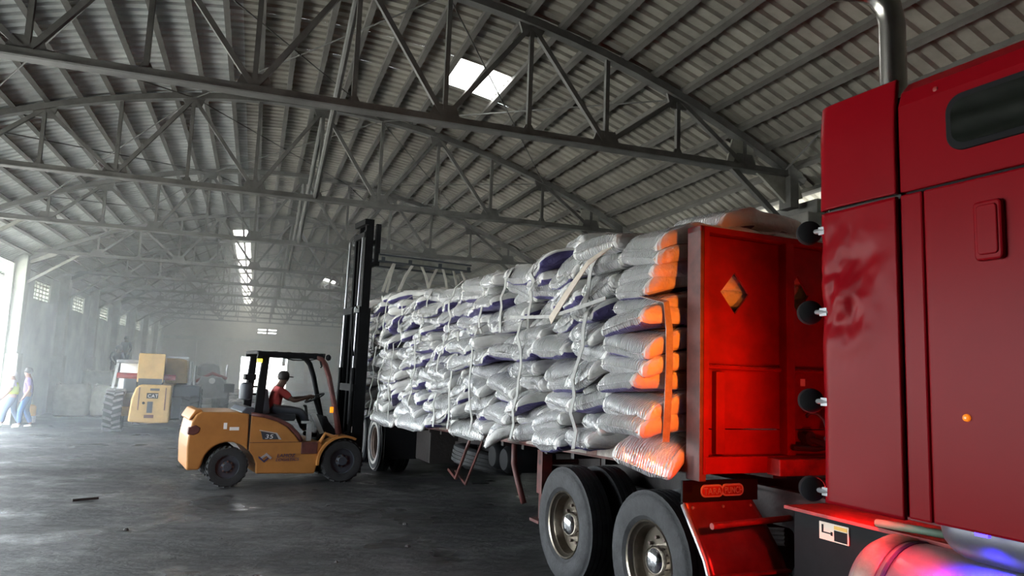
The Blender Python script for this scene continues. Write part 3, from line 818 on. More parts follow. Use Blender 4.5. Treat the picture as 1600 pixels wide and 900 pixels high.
# ------------------------------------------------------------------ flatbed trailer
trailer = empty('flatbed_trailer', T0, TA, 'red flatbed trailer with a headboard, loaded with sacks', 'trailer')
S0, S1 = -1.93, 9.75
def beam(name, x0, x1, dz0, dz1, mt, sa=S0, sb=S1, n=12):
    mb = MB()
    vs = []; fs = []
    for i in range(n + 1):
        s = sa + (sb - sa) * i / n; z = zb(s)
        vs += [(x0, s, z + dz0), (x1, s, z + dz0), (x1, s, z + dz1), (x0, s, z + dz1)]
    for i in range(n):
        for k in range(4):
            k2 = (k + 1) % 4
            fs.append((i * 4 + k, i * 4 + k2, i * 4 + 4 + k2, i * 4 + 4 + k))
    fs += [(3, 2, 1, 0), (n * 4, n * 4 + 1, n * 4 + 2, n * 4 + 3)]
    mb.add(vs, fs)
    return mb.build(name, mt, trailer)
for k in range(8):
    beam('deck_plank', 0.06 + k * 0.292, 0.06 + k * 0.292 + 0.286, -0.045, 0.0, M['oxide'])
beam('side_rail', 0.0, 0.055, -0.115, 0.004, M['oxide']); beam('side_rail', 2.40, 2.455, -0.115, 0.004, M['oxide'])
k = 0; s = -1.1
while s < 9.5:
    ln = 0.30 if k % 2 else 0.17
    za, zb_ = zb(s), zb(s + ln)
    MB().hexa([(-0.003, s, za - 0.095), (0.002, s, za - 0.095), (0.002, s + ln, zb_ - 0.095), (-0.003, s + ln, zb_ - 0.095),
               (-0.003, s, za - 0.012), (0.002, s, za - 0.012), (0.002, s + ln, zb_ - 0.012), (-0.003, s + ln, zb_ - 0.012)]).build('reflective_tape', M['tape_w' if k % 2 else 'tape_r'], trailer)
    s += ln + 0.004; k += 1
for x in (0.72, 1.62):
    beam('main_beam', x, x + 0.13, -0.16, -0.10, M['chassis']); beam('main_beam', x + 0.05, x + 0.08, -0.36, -0.12, M['chassis'], 0.6); beam('main_beam', x, x + 0.13, -0.40, -0.35, M['chassis'], 0.6)
s = -1.2
while s < 9.6:
    MB().box(0.05, 2.4, s - 0.03, s + 0.03, zb(s) - 0.17, zb(s) - 0.05).build('cross_bearer', M['chassis'], trailer)
    s += 0.55
# headboard
hb = MB()
def pan(mb, x0, x1, z0, z1, cx, cz, hx, hz, y0, y1):
    A = [(x0, z0), (x1, z0), (x1, z1), (x0, z1)]; D = [(cx, cz + hz), (cx + hx, cz), (cx, cz - hz), (cx - hx, cz)]
    P = A + D     # 0 bl 1 br 2 tr 3 tl 4 N 5 E 6 S 7 W
    F = [(0, 6, 7), (0, 1, 6), (1, 5, 6), (1, 2, 5), (2, 4, 5), (2, 3, 4), (3, 7, 4), (3, 0, 7)]
    vs = [(u, y0, v) for u, v in P] + [(u, y1, v) for u, v in P]
    fs = [f for f in F] + [tuple(i + 8 for i in f[::-1]) for f in F]
    fs += [(4, 5, 13, 12), (5, 6, 14, 13), (6, 7, 15, 14), (7, 4, 12, 15), (0, 1, 9, 8), (1, 2, 10, 9), (2, 3, 11, 10), (3, 0, 8, 11)]
    mb.add(vs, fs)
pan(MB_ := MB(), 0.06, 0.81, 1.556, 2.95, 0.385, 2.545, 0.135, 0.157, -1.905, -1.885)
MB_.build('headboard_panel', M['red_board'], trailer, fixn=True)
pan(MB_ := MB(), 0.89, 1.57, 1.556, 2.95, 1.005, 2.585, 0.112, 0.150, -1.905, -1.885); MB_.build('headboard_panel', M['red_board'], trailer)
pan(MB_ := MB(), 1.65, 2.40, 1.556, 2.95, 2.06, 2.585, 0.135, 0.157, -1.905, -1.885); MB_.build('headboard_panel', M['red_board'], trailer)
for a, b in ((0.06, 0.81), (0.89, 1.57), (1.65, 2.40)):
    MB().box(a, b, -1.905, -1.885, 1.36, 1.548).build('kick_panel', M['red_board'], trailer)
    MB().tube((a + 0.02, -1.93, 1.995), (b - 0.02, -1.93, 1.995), 0.018, 8).build('headboard_rail', M['red_board'], trailer, smooth=40.0)
for a, b in ((0.81, 0.89), (1.57, 1.65)):
    MB().box(a, b, -1.985, -1.87, 1.36, 2.96).build('headboard_post', M['red_board'], trailer, bevel=0.006)
MB().box(0.0, 0.06, -1.99, -1.84, 1.2, 3.0).build('corner_post', M['oxide'], trailer, bevel=0.006)
MB().box(0.03, 0.075, -1.995, -1.89, 1.25, 2.99).build('corner_post_face', M['red_board'], trailer)
MB().box(2.40, 2.46, -1.99, -1.84, 1.2, 3.0).build('corner_post', M['red_board'], trailer, bevel=0.006)
MB().box(0.0, 2.46, -1.99, -1.84, 2.955, 3.0).build('headboard_top_rail', M['red_board'], trailer, bevel=0.005)
MB().box(0.175, 0.255, -1.955, -1.90, 1.38, 1.96).build('stub_post', M['red_board'], trailer, bevel=0.005)
MB().box(0.04, 2.42, -2.0, -1.86, 1.25, 1.37).build('front_bolster', M['red_board'], trailer, bevel=0.008)
MB().box(0.60, 2.3, -2.12, -1.99, 1.24, 1.36).build('bumper_step', M['red_dark'], trailer, bevel=0.008)
MB().path([(0.82, -2.02, 1.43), (1.02, -2.05, 1.42), (1.15, -2.06, 1.44)], 0.02, 8).build('ratchet_bar', M['chassis'], trailer)
MB().path([(0.98, -2.0, 1.5), (1.05, -2.06, 1.47), (1.35, -2.15, 1.36)], 0.022, 8).lathe([(0.05, -0.03), (0.05, 0.03)], (0.99, -2.0, 1.5), (0, 1, 0), 12).build('winch_lever', M['chassis'], trailer)
MB().box(1.02, 1.065, -1.91, -1.905, 1.88, 1.935).build('paper_tag', M['paper'], trailer)
# kingpin plate over the tractor
MB().box(0.6, 1.85, -1.6, 0.4, 1.19, 1.21).build('kingpin_plate', M['chassis'], trailer)
# landing legs with feet
for x in (0.30, 2.05):
    lg = MB().box(x, x + 0.12, 1.02, 1.14, 0.62, 1.18).build('landing_leg', M['oxide'], trailer)
    MB().box(x + 0.02, x + 0.10, 1.04, 1.12, 0.34, 0.66).box(x - 0.05, x + 0.17, 0.97, 1.19, 0.32, 0.35).build('leg_foot', M['oxide'], lg)
MB().tube((0.3, 1.08, 0.95), (2.1, 1.08, 0.95), 0.03, 8).build('leg_crossbar', M['chassis'], trailer)
MB().path([(0.10, 1.32, 1.12), (0.12, 1.36, 0.9), (0.16, 1.32, 0.7), (0.18, 1.2, 0.5)], 0.035, 8).build('hanging_bracket', M['oxide'], trailer, smooth=True)
MB().bar((0.36, 1.1, 1.0), (0.75, 2.1, 1.05), 0.05, 0.05).build('leg_strut', M['oxide'], trailer)
# air tanks slung under the bed, spare wheel in its carrier, tool box
for s in (1.75, 2.1):
    MB().lathe([(0.02, 0.0), (0.12, 0.01), (0.16, 0.06), (0.16, 0.84), (0.12, 0.89), (0.02, 0.9)], (0.15, s, 0.90), (1, 0, 0), 20).build('air_tank', M['black'], trailer, smooth=40.0)
sp = MB().lathe(TYRE, (0.75, 3.72, 0.53), (0.16, -0.06, 1.0), 36, closed=True).build('spare_tyre', M['tyre_dark'], trailer, smooth=30.0)
MB().lathe([(0.30, 0.04), (0.26, 0.12), (0.05, 0.13), (0.05, 0.15), (0.3, 0.2)], (0.75, 3.72, 0.53), (0.16, -0.06, 1.0), 28, closed=True).build('spare_rim', M['rim_dull'], sp, smooth=40.0)
for y in (3.05,):
    MB().path([(0.25, y, 1.07), (0.2, y + 0.02, 0.9), (0.25, y + 0.55, 0.42), (0.3, y + 1.0, 0.48)], 0.022, 6).build('spare_carrier', M['oxide'], trailer)
MB().path([(0.25, 2.6, 1.08), (0.25, 3.2, 0.40), (0.5, 4.3, 0.42)], 0.02, 6).build('spare_carrier', M['oxide'], trailer)
MB().box(0.3, 0.85, 5.0, 5.75, 0.45, 0.98).build('tool_box', M['chassis'], trailer, bevel=0.01)
# rear bogie
for s in (7.53, 8.85):
    wheel(trailer, 0.0, s, tyre=M['tyre_dark'], rim=M['rim_dull'], hub=False, side=M['whitewall'], z=0.52)
    wheel(trailer, 0.34, s, tyre=M['tyre_dark'], rim=M['rim_dull'], hub=False)
    wheel(trailer, 2.46, s, sgn=-1, tyre=M['tyre_dark'], rim=M['rim_dull'], hub=False); wheel(trailer, 2.12, s, sgn=-1, tyre=M['tyre_dark'], rim=M['rim_dull'], hub=False)
    MB().tube((0.3, s, 0.52), (2.1, s, 0.52), 0.075, 12).build('trailer_axle', M['chassis'], trailer)
for x in (0.72, 1.62):
    MB().prism([(6.5, 0.9), (6.6, 0.62), (7.2, 0.62), (7.5, 0.45), (8.0, 0.6), (8.85, 0.45), (9.3, 0.62), (9.4, 0.9)], 'x', x + 0.02, x + 0.11).build('suspension_hanger', M['chassis'], trailer)
MB().box(0.08, 2.38, 9.55, 9.72, 0.62, 0.8).build('rear_bumper', M['oxide'], trailer)
MB().box(0.02, 0.62, 6.78, 6.80, 0.3, 1.0).build('mud_flap', M['blackm'], trailer)

# ------------------------------------------------------------------ sacks
def sack_mesh(seed, L=0.90, Wd=0.60, T=0.185, droop=0.07, pr=None, twist=0.0, bx=0.50):
    q = random.Random(seed); nu, nv = 22, 26
    ph = q.uniform(0, 9); vs = []; fs = []; mi = []
    T *= q.uniform(0.92, 1.08); Wd *= q.uniform(0.95, 1.05)
    ts_ = [-1.02, -1.0, -0.992, -0.97] + [-0.93 + 1.86 * k / (nu - 1) for k in range(nu)] + [0.97, 0.992, 1.0, 1.02]
    for t in ts_:
        a_ = min(1.0, abs(t))
        hem = abs(t) >= 1.0
        ht = T / 2 * max(0.0, 1 - a_ ** 13) ** 0.5
        ht = max(ht, 0.006)
        hw = Wd / 2 * (1 - 0.04 * math.cos(t * 1.5)) * (0.84 + 0.16 * max(0.0, 1 - a_ ** 9) ** 0.5)
        for k in range(nv):
            an = 2 * math.pi * k / nv
            c, s = math.cos(an), math.sin(an)
            y = hw * math.copysign(abs(c) ** bx, c)
            z = ht * math.copysign(abs(s) ** (0.78 if bx > 0.4 else 0.60), s)
            x = L / 2 * t
            p = Vector((x * 4.2, y * 4.2, z * 3 + seed * 3.7))
            d = noise.noise(p) * 0.020 + noise.noise(p * 2.6) * 0.009
            wr_ = 0.009 * a_ ** 3 * math.sin(y * 42 + ph + 3 * noise.noise(p * 0.7)) * (0.25 if hem else 1)
            z2 = z + (d * (1 if s > -0.5 else 0.7) + wr_) * (1.0 if not hem else 0.5)
            y2 = y + noise.noise(p + Vector((9, 1, 4))) * 0.022
            if t > 0.1: z2 -= 1.15 * droop * ((t - 0.1) / 0.9) ** 2 * (1 + 0.35 * math.sin(ph + y * 5))
            if t < -0.3: z2 -= 0.03 * ((-t - 0.3) / 0.7) ** 2
            z2 += twist * t * y
            vs.append((x, y2, z2))
    n = len(ts_)
    for i in range(n - 1):
        for k in range(nv):
            k2 = (k + 1) % nv
            fs.append((i * nv + k, i * nv + k2, (i + 1) * nv + k2, (i + 1) * nv + k))
            an = 2 * math.pi * (k + 0.5) / nv; t = (ts_[i] + ts_[i + 1]) / 2
            sn, cs = math.sin(an), math.cos(an)
            m_ = 2 if (abs(t) < 0.42 or abs(cs) > 0.82) else 0
            if abs(t) < 0.97 and pr:
                if pr == 'under' and sn < -0.25 and t > -0.1 + 0.25 * cs: m_ = 1
                if pr == 'under_left' and sn < 0.1 and cs < 0.55 and t > 0.05: m_ = 1
                if pr == 'under_right' and sn < 0.1 and cs > -0.55 and t > 0.05: m_ = 1
                if pr == 'edge' and sn < -0.18 and cs < 0.80 and t > 0.25: m_ = 1
                if pr == 'wide' and sn < 0.22 and t > -0.7: m_ = 1
                if pr == 'patch' and sn > 0.15 and -0.15 < t < 0.5 and -0.6 < cs < 0.4: m_ = 1
            mi.append(m_)
    fs.append(tuple(range(nv))[::-1]); mi.append(0)
    fs.append(tuple(range((n - 1) * nv, n * nv))); mi.append(0)
    mb = MB(); mb.add(vs, fs); mb.mi = mi
    return mb.mesh('sack', [M['sack'], M['sack_print'], M['sack_matte']], smooth=True)
SV = []
for k, (pr, dr, tw_) in enumerate([(None, 0.06, 0.0), ('under', 0.05, 0.05), ('under_left', 0.09, -0.06), (None, 0.12, 0.08), ('under_right', 0.05, 0.0), ('wide', 0.08, 0.06),
                                   (None, 0.03, -0.08), ('under', 0.11, 0.1), ('under_left', 0.03, 0.0), (None, 0.08, -0.1), ('under_right', 0.1, -0.05), (None, 0.05, 0.12), ('patch', 0.06, 0.0)]):
    SV.append(sack_mesh(k + 1, droop=dr, pr=pr, twist=tw_))
SPLAIN = [0, 3, 6, 9, 11]; SPRINT = [1, 2, 4, 5, 7, 8, 10]
SCORNER = sack_mesh(31, L=0.9, droop=0.13, pr=None, twist=0.06)
SFRONT = [sack_mesh(41, L=1.0, Wd=0.62, T=0.175, bx=0.28, droop=0.05, pr='edge'), sack_mesh(42, L=1.0, Wd=0.64, T=0.175, bx=0.28, droop=0.06, pr=None), sack_mesh(43, L=1.0, Wd=0.62, T=0.175, bx=0.28, droop=0.08, pr='edge', twist=0.03)]

def sack(me, s, w_, z, yaw=0.0, tilt=0.0, roll=0.0, label='', group=''):
    o = bpy.data.objects.new('sack', me); COL.objects.link(o)
    o.matrix_world = TM @ Matrix.Translation((w_, s, z)) @ Matrix.Rotation(math.pi + yaw, 4, 'Z') @ Matrix.Rotation(tilt, 4, 'Y') @ Matrix.Rotation(roll, 4, 'X')
    return tag(o, label, 'sack', group)
NC = 18
def col_s(i): return -1.46 + 0.605 * i
def zt(s): return 2.43 - 0.02 * (s + 1.5)
q = random.Random(11)
low_side = 'sacks of the lower tier on the trailer'; up_side = 'sacks of the upper tier on the trailer'
for i in range(NC):
    s = col_s(i); n = 7
    z0 = zb(s) + 0.085; p = (zt(s) - zb(s)) / n
    cy_, co = q.uniform(-0.10, 0.10), q.uniform(-0.05, 0.06)
    for c in range(n):
        if i == 0:
            me = SFRONT[c % 3] if c else SCORNER
            yaw = q.uniform(-0.06, 0.06); off = q.uniform(-0.03, 0.03) + (0.0 if c else -0.02)
            if c == 0: yaw = 0.30; off += 0.06
        else:
            me = SV[q.choice(SPRINT if q.random() < 0.55 else SPLAIN)]
            yaw = cy_ + q.uniform(-0.30, 0.30); off = co + q.uniform(-0.10, 0.08)
            if c == 0 and i in (4, 6, 9, 12): me = SCORNER; yaw = q.choice((-0.5, 0.5)); off -= 0.06
        lab = 'silver-white sack, lower tier, %s column from the red headboard, %s course up' % (ORD[i], ORD[c])
        sack(me, s + q.uniform(-0.08, 0.08) * (i > 0), 0.165 + off, z0 + p * c, yaw, q.uniform(-0.02, 0.08), q.uniform(-0.07, 0.07) + (0.17 if q.random() < 0.5 else -0.17) * (i > 0) * q.random(), lab, low_side)
for i in range(16):
    s = col_s(i)
    lifted = i >= 12
    n = 6 if lifted else 5
    zlo = zt(s) + (0.10 if lifted else 0.0); ztop = 3.22 if lifted else 3.06
    if i in (2, 3): ztop = 3.10
    p = (ztop - zlo) / n
    cy_, co = q.uniform(-0.12, 0.12), q.uniform(-0.05, 0.06)
    for c in range(n):
        if i == 0:
            me = SFRONT[(c + 1) % 3]; yaw = -0.10 + q.uniform(-0.05, 0.05); off = -0.02 + 0.02 * c
        else:
            me = SV[q.choice(SPRINT if q.random() < 0.6 else SPLAIN)]
            yaw = cy_ + q.uniform(-0.32, 0.32); off = co + q.uniform(-0.10, 0.08)
        lab = 'silver-white sack, %s, %s column from the red headboard, %s course up' % ('upper tier', ORD[i], ORD[c])
        sack(me, s + q.uniform(-0.08, 0.08) * (i > 0), 0.29 + off - (0.1 if lifted else 0), zlo + 0.085 + p * c, yaw, q.uniform(-0.04, 0.10), q.uniform(-0.08, 0.08) + (0.18 if q.random() < 0.5 else -0.18) * (i > 0) * q.random(), lab, up_side)
    for k, w_ in enumerate((1.2, 2.05)):
        sack(SV[q.choice(SPLAIN)], s, w_, ztop - p + 0.085 + q.uniform(-0.03, 0.02), q.uniform(-0.2, 0.2), 0, q.uniform(-0.06, 0.06),
             'silver-white sack atop the load, %s row inwards, %s column from the headboard' % (ORD[k + 1], ORD[i]), 'top sacks of the load')
for c in range(4):
    for k, w_ in enumerate((1.22, 2.08)):
        sack(SFRONT[1], col_s(0), w_, zt(-1.46) + 0.085 + 0.126 * c, q.uniform(-0.05, 0.05), 0, 0,
             'white sack behind the headboard, seen through its diamond holes, %s course, %s row' % (ORD[c], ORD[k + 1]), 'sacks behind the headboard')
sack(SFRONT[2], -1.42, 0.86, 3.20, 0.06, 0.0, 0.02, 'orange-lit white sack lying just above the headboard top rail', 'sacks heaped on the load')
sack(SFRONT[1], -1.35, 1.02, 3.11, -0.12, 0.0, 0.0, 'white sack pressed under the topmost sack above the headboard', 'sacks heaped on the load')
sack(SV[3], -0.15, 0.42, 3.14, 0.35, 0.12, 0.0, 'grey-lit sack heaped on the load near the loose beige strap', 'sacks heaped on the load')
sack(SV[6], 0.05, 0.55, 3.22, -0.2, 0.0, 0.05, 'highest sack heaped on the second and third columns', 'sacks heaped on the load')
sack(SV[0], 6.3, 0.75, 3.29, 0.4, 0.0, 0.0, 'sunlit beige sack on top of the hoisted load under the boom', 'sacks heaped on the load')
sack(SV[9], 6.9, 0.4, 3.27, -0.5, 0.0, 0.0, 'pale sack on the hoisted load nearest the forklift mast', 'sacks heaped on the load')

# webbing slings
def strap(name, pts, wid, mt, label, side=(0, 1, 0), group='webbing sling straps'):
    o = MB().ribbon(pts, wid, side).build(name, mt)
    o.matrix_world = TM
    return tag(o, label, 'strap', group)
nlo = 0
for i in range(0, NC - 1, 2):
    for ds in ((0.02, 0.58) if i in (6, 12) else (0.58,)):
        s = col_s(i) + ds
        pts = []
        for k in range(9):
            t = k / 8
            pts.append((-0.375 + 0.03 * q.uniform(-1, 1) + 0.05 * t * t, s + 0.05 * math.sin(t * 5 + i) + 0.02 * q.uniform(-1, 1), zb(s) - 0.02 + (zt(s) + 0.03 - zb(s)) * t))
        pts.append((-0.18, s + 0.06, zt(s) + 0.09))
        strap('sling_strap', pts, 0.05, M['strap'], 'white webbing strap over the lower tier, %s strap from the headboard' % ORD[nlo]); nlo += 1
nup = 0
for i in range(0, 15, 2):
    for ds in ((0.05, 0.6) if i in (4, 12) else (0.6,)):
        s = col_s(i) + ds
        top = 3.22 if i >= 12 else 3.04
        pts = []
        for k in range(8):
            t = k / 7
            pts.append((-0.25 + 0.03 * q.uniform(-1, 1) + 0.06 * t * t - (0.1 if i >= 12 else 0), s + 0.06 * math.sin(t * 4 + i * 1.7), zt(s) - 0.05 + (top - zt(s)) * t))
        pts += [(-0.06, s + 0.05, top + 0.05), (0.30, s + 0.08, top + 0.075)]
        strap('sling_strap', pts, 0.055, M['strap'], 'white webbing strap over the upper tier, %s strap from the headboard' % ORD[nup]); nup += 1
strap('sling_strap', [(-0.14, -1.795, 1.45), (-0.13, -1.80, 1.7), (-0.12, -1.80, 2.0), (-0.12, -1.795, 2.25), (-0.14, -1.78, 2.45), (-0.24, -1.6, 2.50)], 0.06, M['strap'],
      'orange-lit strap down the sack faces beside the headboard post', side=(1, 0, 0))
strap('loose_strap', [(-0.20, -1.12, 2.96), (-0.34, -0.98, 2.82), (-0.40, -0.80, 2.62), (-0.43, -0.62, 2.45), (-0.44, -0.52, 2.36)], 0.09, M['strap_d'],
      'broad beige strap end hanging loose over the upper tier')
strap('loose_strap', [(-0.36, -1.3, 2.5), (-0.42, -0.95, 2.44), (-0.42, -0.5, 2.40), (-0.38, 0.1, 2.43), (-0.35, 0.55, 2.46)], 0.03, M['strap'],
      'beige strap slung sideways between the two tiers near the headboard', side=(0, 0, 1))

# ------------------------------------------------------------------ people
def skinned(name, verts, edges, radii, mt, parent=None, sub=2, root=0):
    me = bpy.data.meshes.new(name + '_skel'); me.from_pydata([tuple(v) for v in verts], edges, [])
    ob = bpy.data.objects.new(name + '_skel', me); COL.objects.link(ob)
    sk = ob.modifiers.new('skin', 'SKIN'); sk.use_smooth_shade = True; sk.branch_smoothing = 0.3
    sl = me.skin_vertices[0].data
    for i, r in enumerate(radii):
        sl[i].radius = (r, r) if not isinstance(r, tuple) else r
        sl[i].use_root = (i == root)
    ob.modifiers.new('sub', 'SUBSURF').levels = sub
    dg = bpy.context.evaluated_depsgraph_get()
    m2 = bpy.data.meshes.new_from_object(ob.evaluated_get(dg)); m2.name = name
    bpy.data.objects.remove(ob); bpy.data.meshes.remove(me)
    m2.materials.clear(); m2.materials.append(mt)
    for p in m2.polygons: p.use_smooth = True
    o = bpy.data.objects.new(name, m2)
    return link(o, parent)

def person(mtx, J, label, skin, shirt, trousers, shoes, hair, face=(0, 1, 0), cap=None, vest=None, short=True, h=1.0):
    root = empty('person', (0, 0, 0), 0, label, 'person')
    root.matrix_world = mtx
    V = {k: Vector(v) for k, v in J.items()}
    fc = Vector(face).normalized()
    up = (V['head'] - V['neck']).normalized()
    vs = []; es = []; rs = []
    def add(p, r, par=None):
        vs.append(Vector(p)); rs.append(r)
        if par is not None: es.append((par, len(vs) - 1))
        return len(vs) - 1
    pel = add(V['pelvis'], 0.105)
    ab = add(V['pelvis'].lerp(V['chest'], 0.5), 0.10, pel)
    ch = add(V['chest'], 0.125, ab)
    nk = add(V['neck'], 0.055, ch)
    jaw = add(V['head'] - up * 0.055 + fc * 0.018, 0.066, nk)
    mid = add(V['head'] + up * 0.035, 0.086, jaw)
    add(V['head'] + up * 0.10 - fc * 0.012, 0.066, mid)
    add(V['head'] + fc * 0.098 - up * 0.012, 0.014, jaw)      # nose
    sd_ = up.cross(fc).normalized()
    for s in (-1, 1):
        add(V['head'] + sd_ * s * 0.088 + up * 0.0 - fc * 0.012, 0.013, mid)     # ears
    for s in ('L', 'R'):
        sh = add(V['sh' + s], 0.058, ch); el = add(V['el' + s], 0.040, sh); wr_ = add(V['wr' + s], 0.028, el)
        d = (V['wr' + s] - V['el' + s]).normalized()
        a = d.cross(fc); a = a.normalized() if a.length > 0.05 else d.cross(up).normalized()
        b = a.cross(d)
        pm = add(V['wr' + s] + d * 0.055, 0.030, wr_)
        for k, (off, ln) in enumerate(((-0.028, 0.062), (-0.010, 0.074), (0.010, 0.070), (0.028, 0.054))):
            k1 = add(V['wr' + s] + d * 0.095 + a * off, 0.0095, pm)
            add(V['wr' + s] + d * (0.095 + ln * 0.8) + a * off * 1.2 + b * 0.025, 0.0085, k1)
        t1 = add(V['wr' + s] + d * 0.045 + a * -0.042 + b * 0.012, 0.011, pm); add(V['wr' + s] + d * 0.085 + a * -0.058 + b * 0.02, 0.009, t1)
        hp = add(V['hip' + s], 0.085, pel); kn = add(V['kn' + s], 0.058, hp); an = add(V['an' + s], 0.040, kn)
    body = skinned('body', vs, es, rs, skin, root)
    # shirt
    vs, es, rs = [], [], []
    p0 = add(V['pelvis'] - (V['chest'] - V['pelvis']) * 0.10, 0.142); p1 = add(V['pelvis'].lerp(V['chest'], 0.55), 0.128, p0); p2 = add(V['chest'], 0.152, p1); p3 = add(V['chest'].lerp(V['neck'], 0.7), 0.085, p2)
    for s in ('L', 'R'):
        a = add(V['sh' + s], 0.078, p2); e = add(V['sh' + s].lerp(V['el' + s], 0.75 if short else 1.0), 0.060, a)
        if not short: add(V['el' + s].lerp(V['wr' + s], 0.92), 0.042, e)
    skinned('shirt', vs, es, rs, shirt, root)
    if vest:
        vs, es, rs = [], [], []
        p0 = add(V['pelvis'] - (V['chest'] - V['pelvis']) * 0.02, 0.155); p1 = add(V['pelvis'].lerp(V['chest'], 0.55), 0.142, p0); p2 = add(V['chest'], 0.168, p1); add(V['chest'].lerp(V['neck'], 0.6), 0.10, p2)
        v_ = skinned('vest', vs, es, rs, vest, root)
    # trousers
    vs, es, rs = [], [], []
    p0 = add(V['pelvis'], 0.125); add(V['pelvis'] + (V['chest'] - V['pelvis']) * 0.30, 0.118, p0)
    for s in ('L', 'R'):
        a = add(V['hip' + s], 0.102, p0); b = add(V['kn' + s], 0.076, a); add(V['an' + s] + (V['kn' + s] - V['an' + s]) * 0.08, 0.062, b)
    skinned('trousers', vs, es, rs, trousers, root)
    for s in ('L', 'R'):
        vs, es, rs = [], [], []
        d = (V['toe' + s] - V['an' + s]); d.z = 0
        d = d.normalized() if d.length > 1e-4 else fc
        a = add(V['an' + s] - d * 0.035 - Vector((0, 0, 0.03)), 0.042); b = add(V['an' + s] + d * 0.07 - Vector((0, 0, 0.042)), 0.04, a); add(V['an' + s] + d * 0.16 - Vector((0, 0, 0.048)), 0.032, b)
        skinned('shoe', vs, es, rs, shoes, root)
    # hair or cap
    c0 = V['head'] + up * 0.062 - fc * 0.012
    mb = MB()
    mb.lathe([(0.088, -0.075), (0.097, -0.03), (0.095, 0.01), (0.078, 0.05), (0.045, 0.072), (0.005, 0.08)], c0, (up - fc * 0.35).normalized(), 18)
    mb.build('cap' if cap else 'hair', cap or hair, root, smooth=True)
    if cap:
        MB().prism(rrect(-0.06, 0.06, 0.07, 0.17, 0.04), 'z', -0.006, 0.006).build('cap_peak', cap, root).matrix_local = Matrix.Translation(c0 - up * 0.02) @ Vector((0, 1, 0)).rotation_difference(fc).to_matrix().to_4x4()
    for s in (-1, 1):
        MB().lathe([(0.001, 0.012), (0.009, 0.006), (0.009, -0.004)], V['head'] + fc * 0.078 + up * 0.022 + sd_ * 0.032 * s, fc, 8).build('eye', M['hair'], root)
    return root

def stand(lean=0.0, stride=0.0, armL=(0, 0), armR=(0, 0), H=1.55):
    # figure facing +y, x to its right; scaled to height H
    k = H / 1.72
    J = dict(pelvis=(0, 0, 0.95), chest=(0, 0.02 + lean, 1.30), neck=(0, 0.03 + lean, 1.47), head=(0, 0.05 + lean * 1.2, 1.60),
             shL=(-0.18, 0.02 + lean, 1.40), shR=(0.18, 0.02 + lean, 1.40), elL=(-0.23, -0.03 + armL[0], 1.13), elR=(0.23, -0.03 + armR[0], 1.13),
             wrL=(-0.23, 0.05 + armL[1], 0.89), wrR=(0.23, 0.05 + armR[1], 0.89),
             hipL=(-0.09, 0, 0.90), hipR=(0.09, 0, 0.90), knL=(-0.10, 0.06 + stride * 0.55, 0.50), knR=(0.10, 0.06 - stride * 0.35, 0.50),
             anL=(-0.11, stride, 0.085), anR=(0.11, -stride, 0.085), toeL=(-0.12, stride + 0.2, 0.03), toeR=(0.12, -stride + 0.2, 0.03))
    return {a: tuple(c * k for c in b) for a, b in J.items()}

def at(x, y, z=0.0, rz=0.0):
    return Matrix.Translation((x, y, z)) @ Matrix.Rotation(rz, 4, 'Z')

person(at(-5.62, 22.6, 0, R(100)), stand(0.0, 0.14, (-0.02, 0.02), (0.04, 0.06), 1.56),
       'person in a violet T-shirt and blue jeans walking at the doorway', M['skin'], M['violet'], M['denim'], M['shoe'], M['hair'])
person(at(-6.05, 23.0, 0, R(95)), stand(0.03, 0.22, (0.1, 0.2), (-0.06, -0.04), 1.46),
       'person in a yellow hi-vis vest walking beside the violet shirt', M['skin'], M['shoe'], M['denim_d'], M['shoe'], M['hair'], cap=M['offwhite'], vest=M['hivis'])
J = stand(0.02, 0.05, (0.05, 0.2), (0.05, 0.2), 1.5)
person(at(-5.42, 36.0, 1.42, R(170)), J, 'worker in dark blue standing on bulk bags by the left wall', M['skin_d'], M['darkcloth'], M['darkcloth'], M['darkcloth'], M['hair'], short=False)
Jc = dict(pelvis=(0, 0, 0.42), chest=(0, 0.18, 0.68), neck=(0, 0.24, 0.82), head=(0, 0.30, 0.93), shL=(-0.17, 0.19, 0.76), shR=(0.17, 0.19, 0.76),
          elL=(-0.22, 0.34, 0.55), elR=(0.22, 0.34, 0.55), wrL=(-0.16, 0.5, 0.42), wrR=(0.16, 0.5, 0.42), hipL=(-0.1, 0, 0.40), hipR=(0.1, 0, 0.40),
          knL=(-0.14, 0.32, 0.45), knR=(0.14, 0.30, 0.42), anL=(-0.13, 0.12, 0.08), anR=(0.13, 0.1, 0.08), toeL=(-0.13, 0.3, 0.03), toeR=(0.13, 0.3, 0.03))
person(at(-4.98, 31.0, 1.37, R(200)), Jc, 'worker in dark clothes crouching on a bulk bag', M['skin_d'], M['darkcloth'], M['engine'], M['darkcloth'], M['hair'], short=False)
# yellow can carried past the doorway
can = MB().lathe([(0.02, 0), (0.13, 0.01), (0.14, 0.05), (0.14, 0.26), (0.10, 0.31), (0.03, 0.33)], (-5.95, 24.35, 0.18), (0, 0, 1), 16).build('yellow_bucket', M['yellow'], smooth=40.0)
MB().box(-6.07, -5.83, 24.25, 24.45, 0.0, 0.19).build('bucket_crate', M['offwhite'], can)
tag(can, 'yellow bucket standing behind the two people at the doorway', 'bucket')

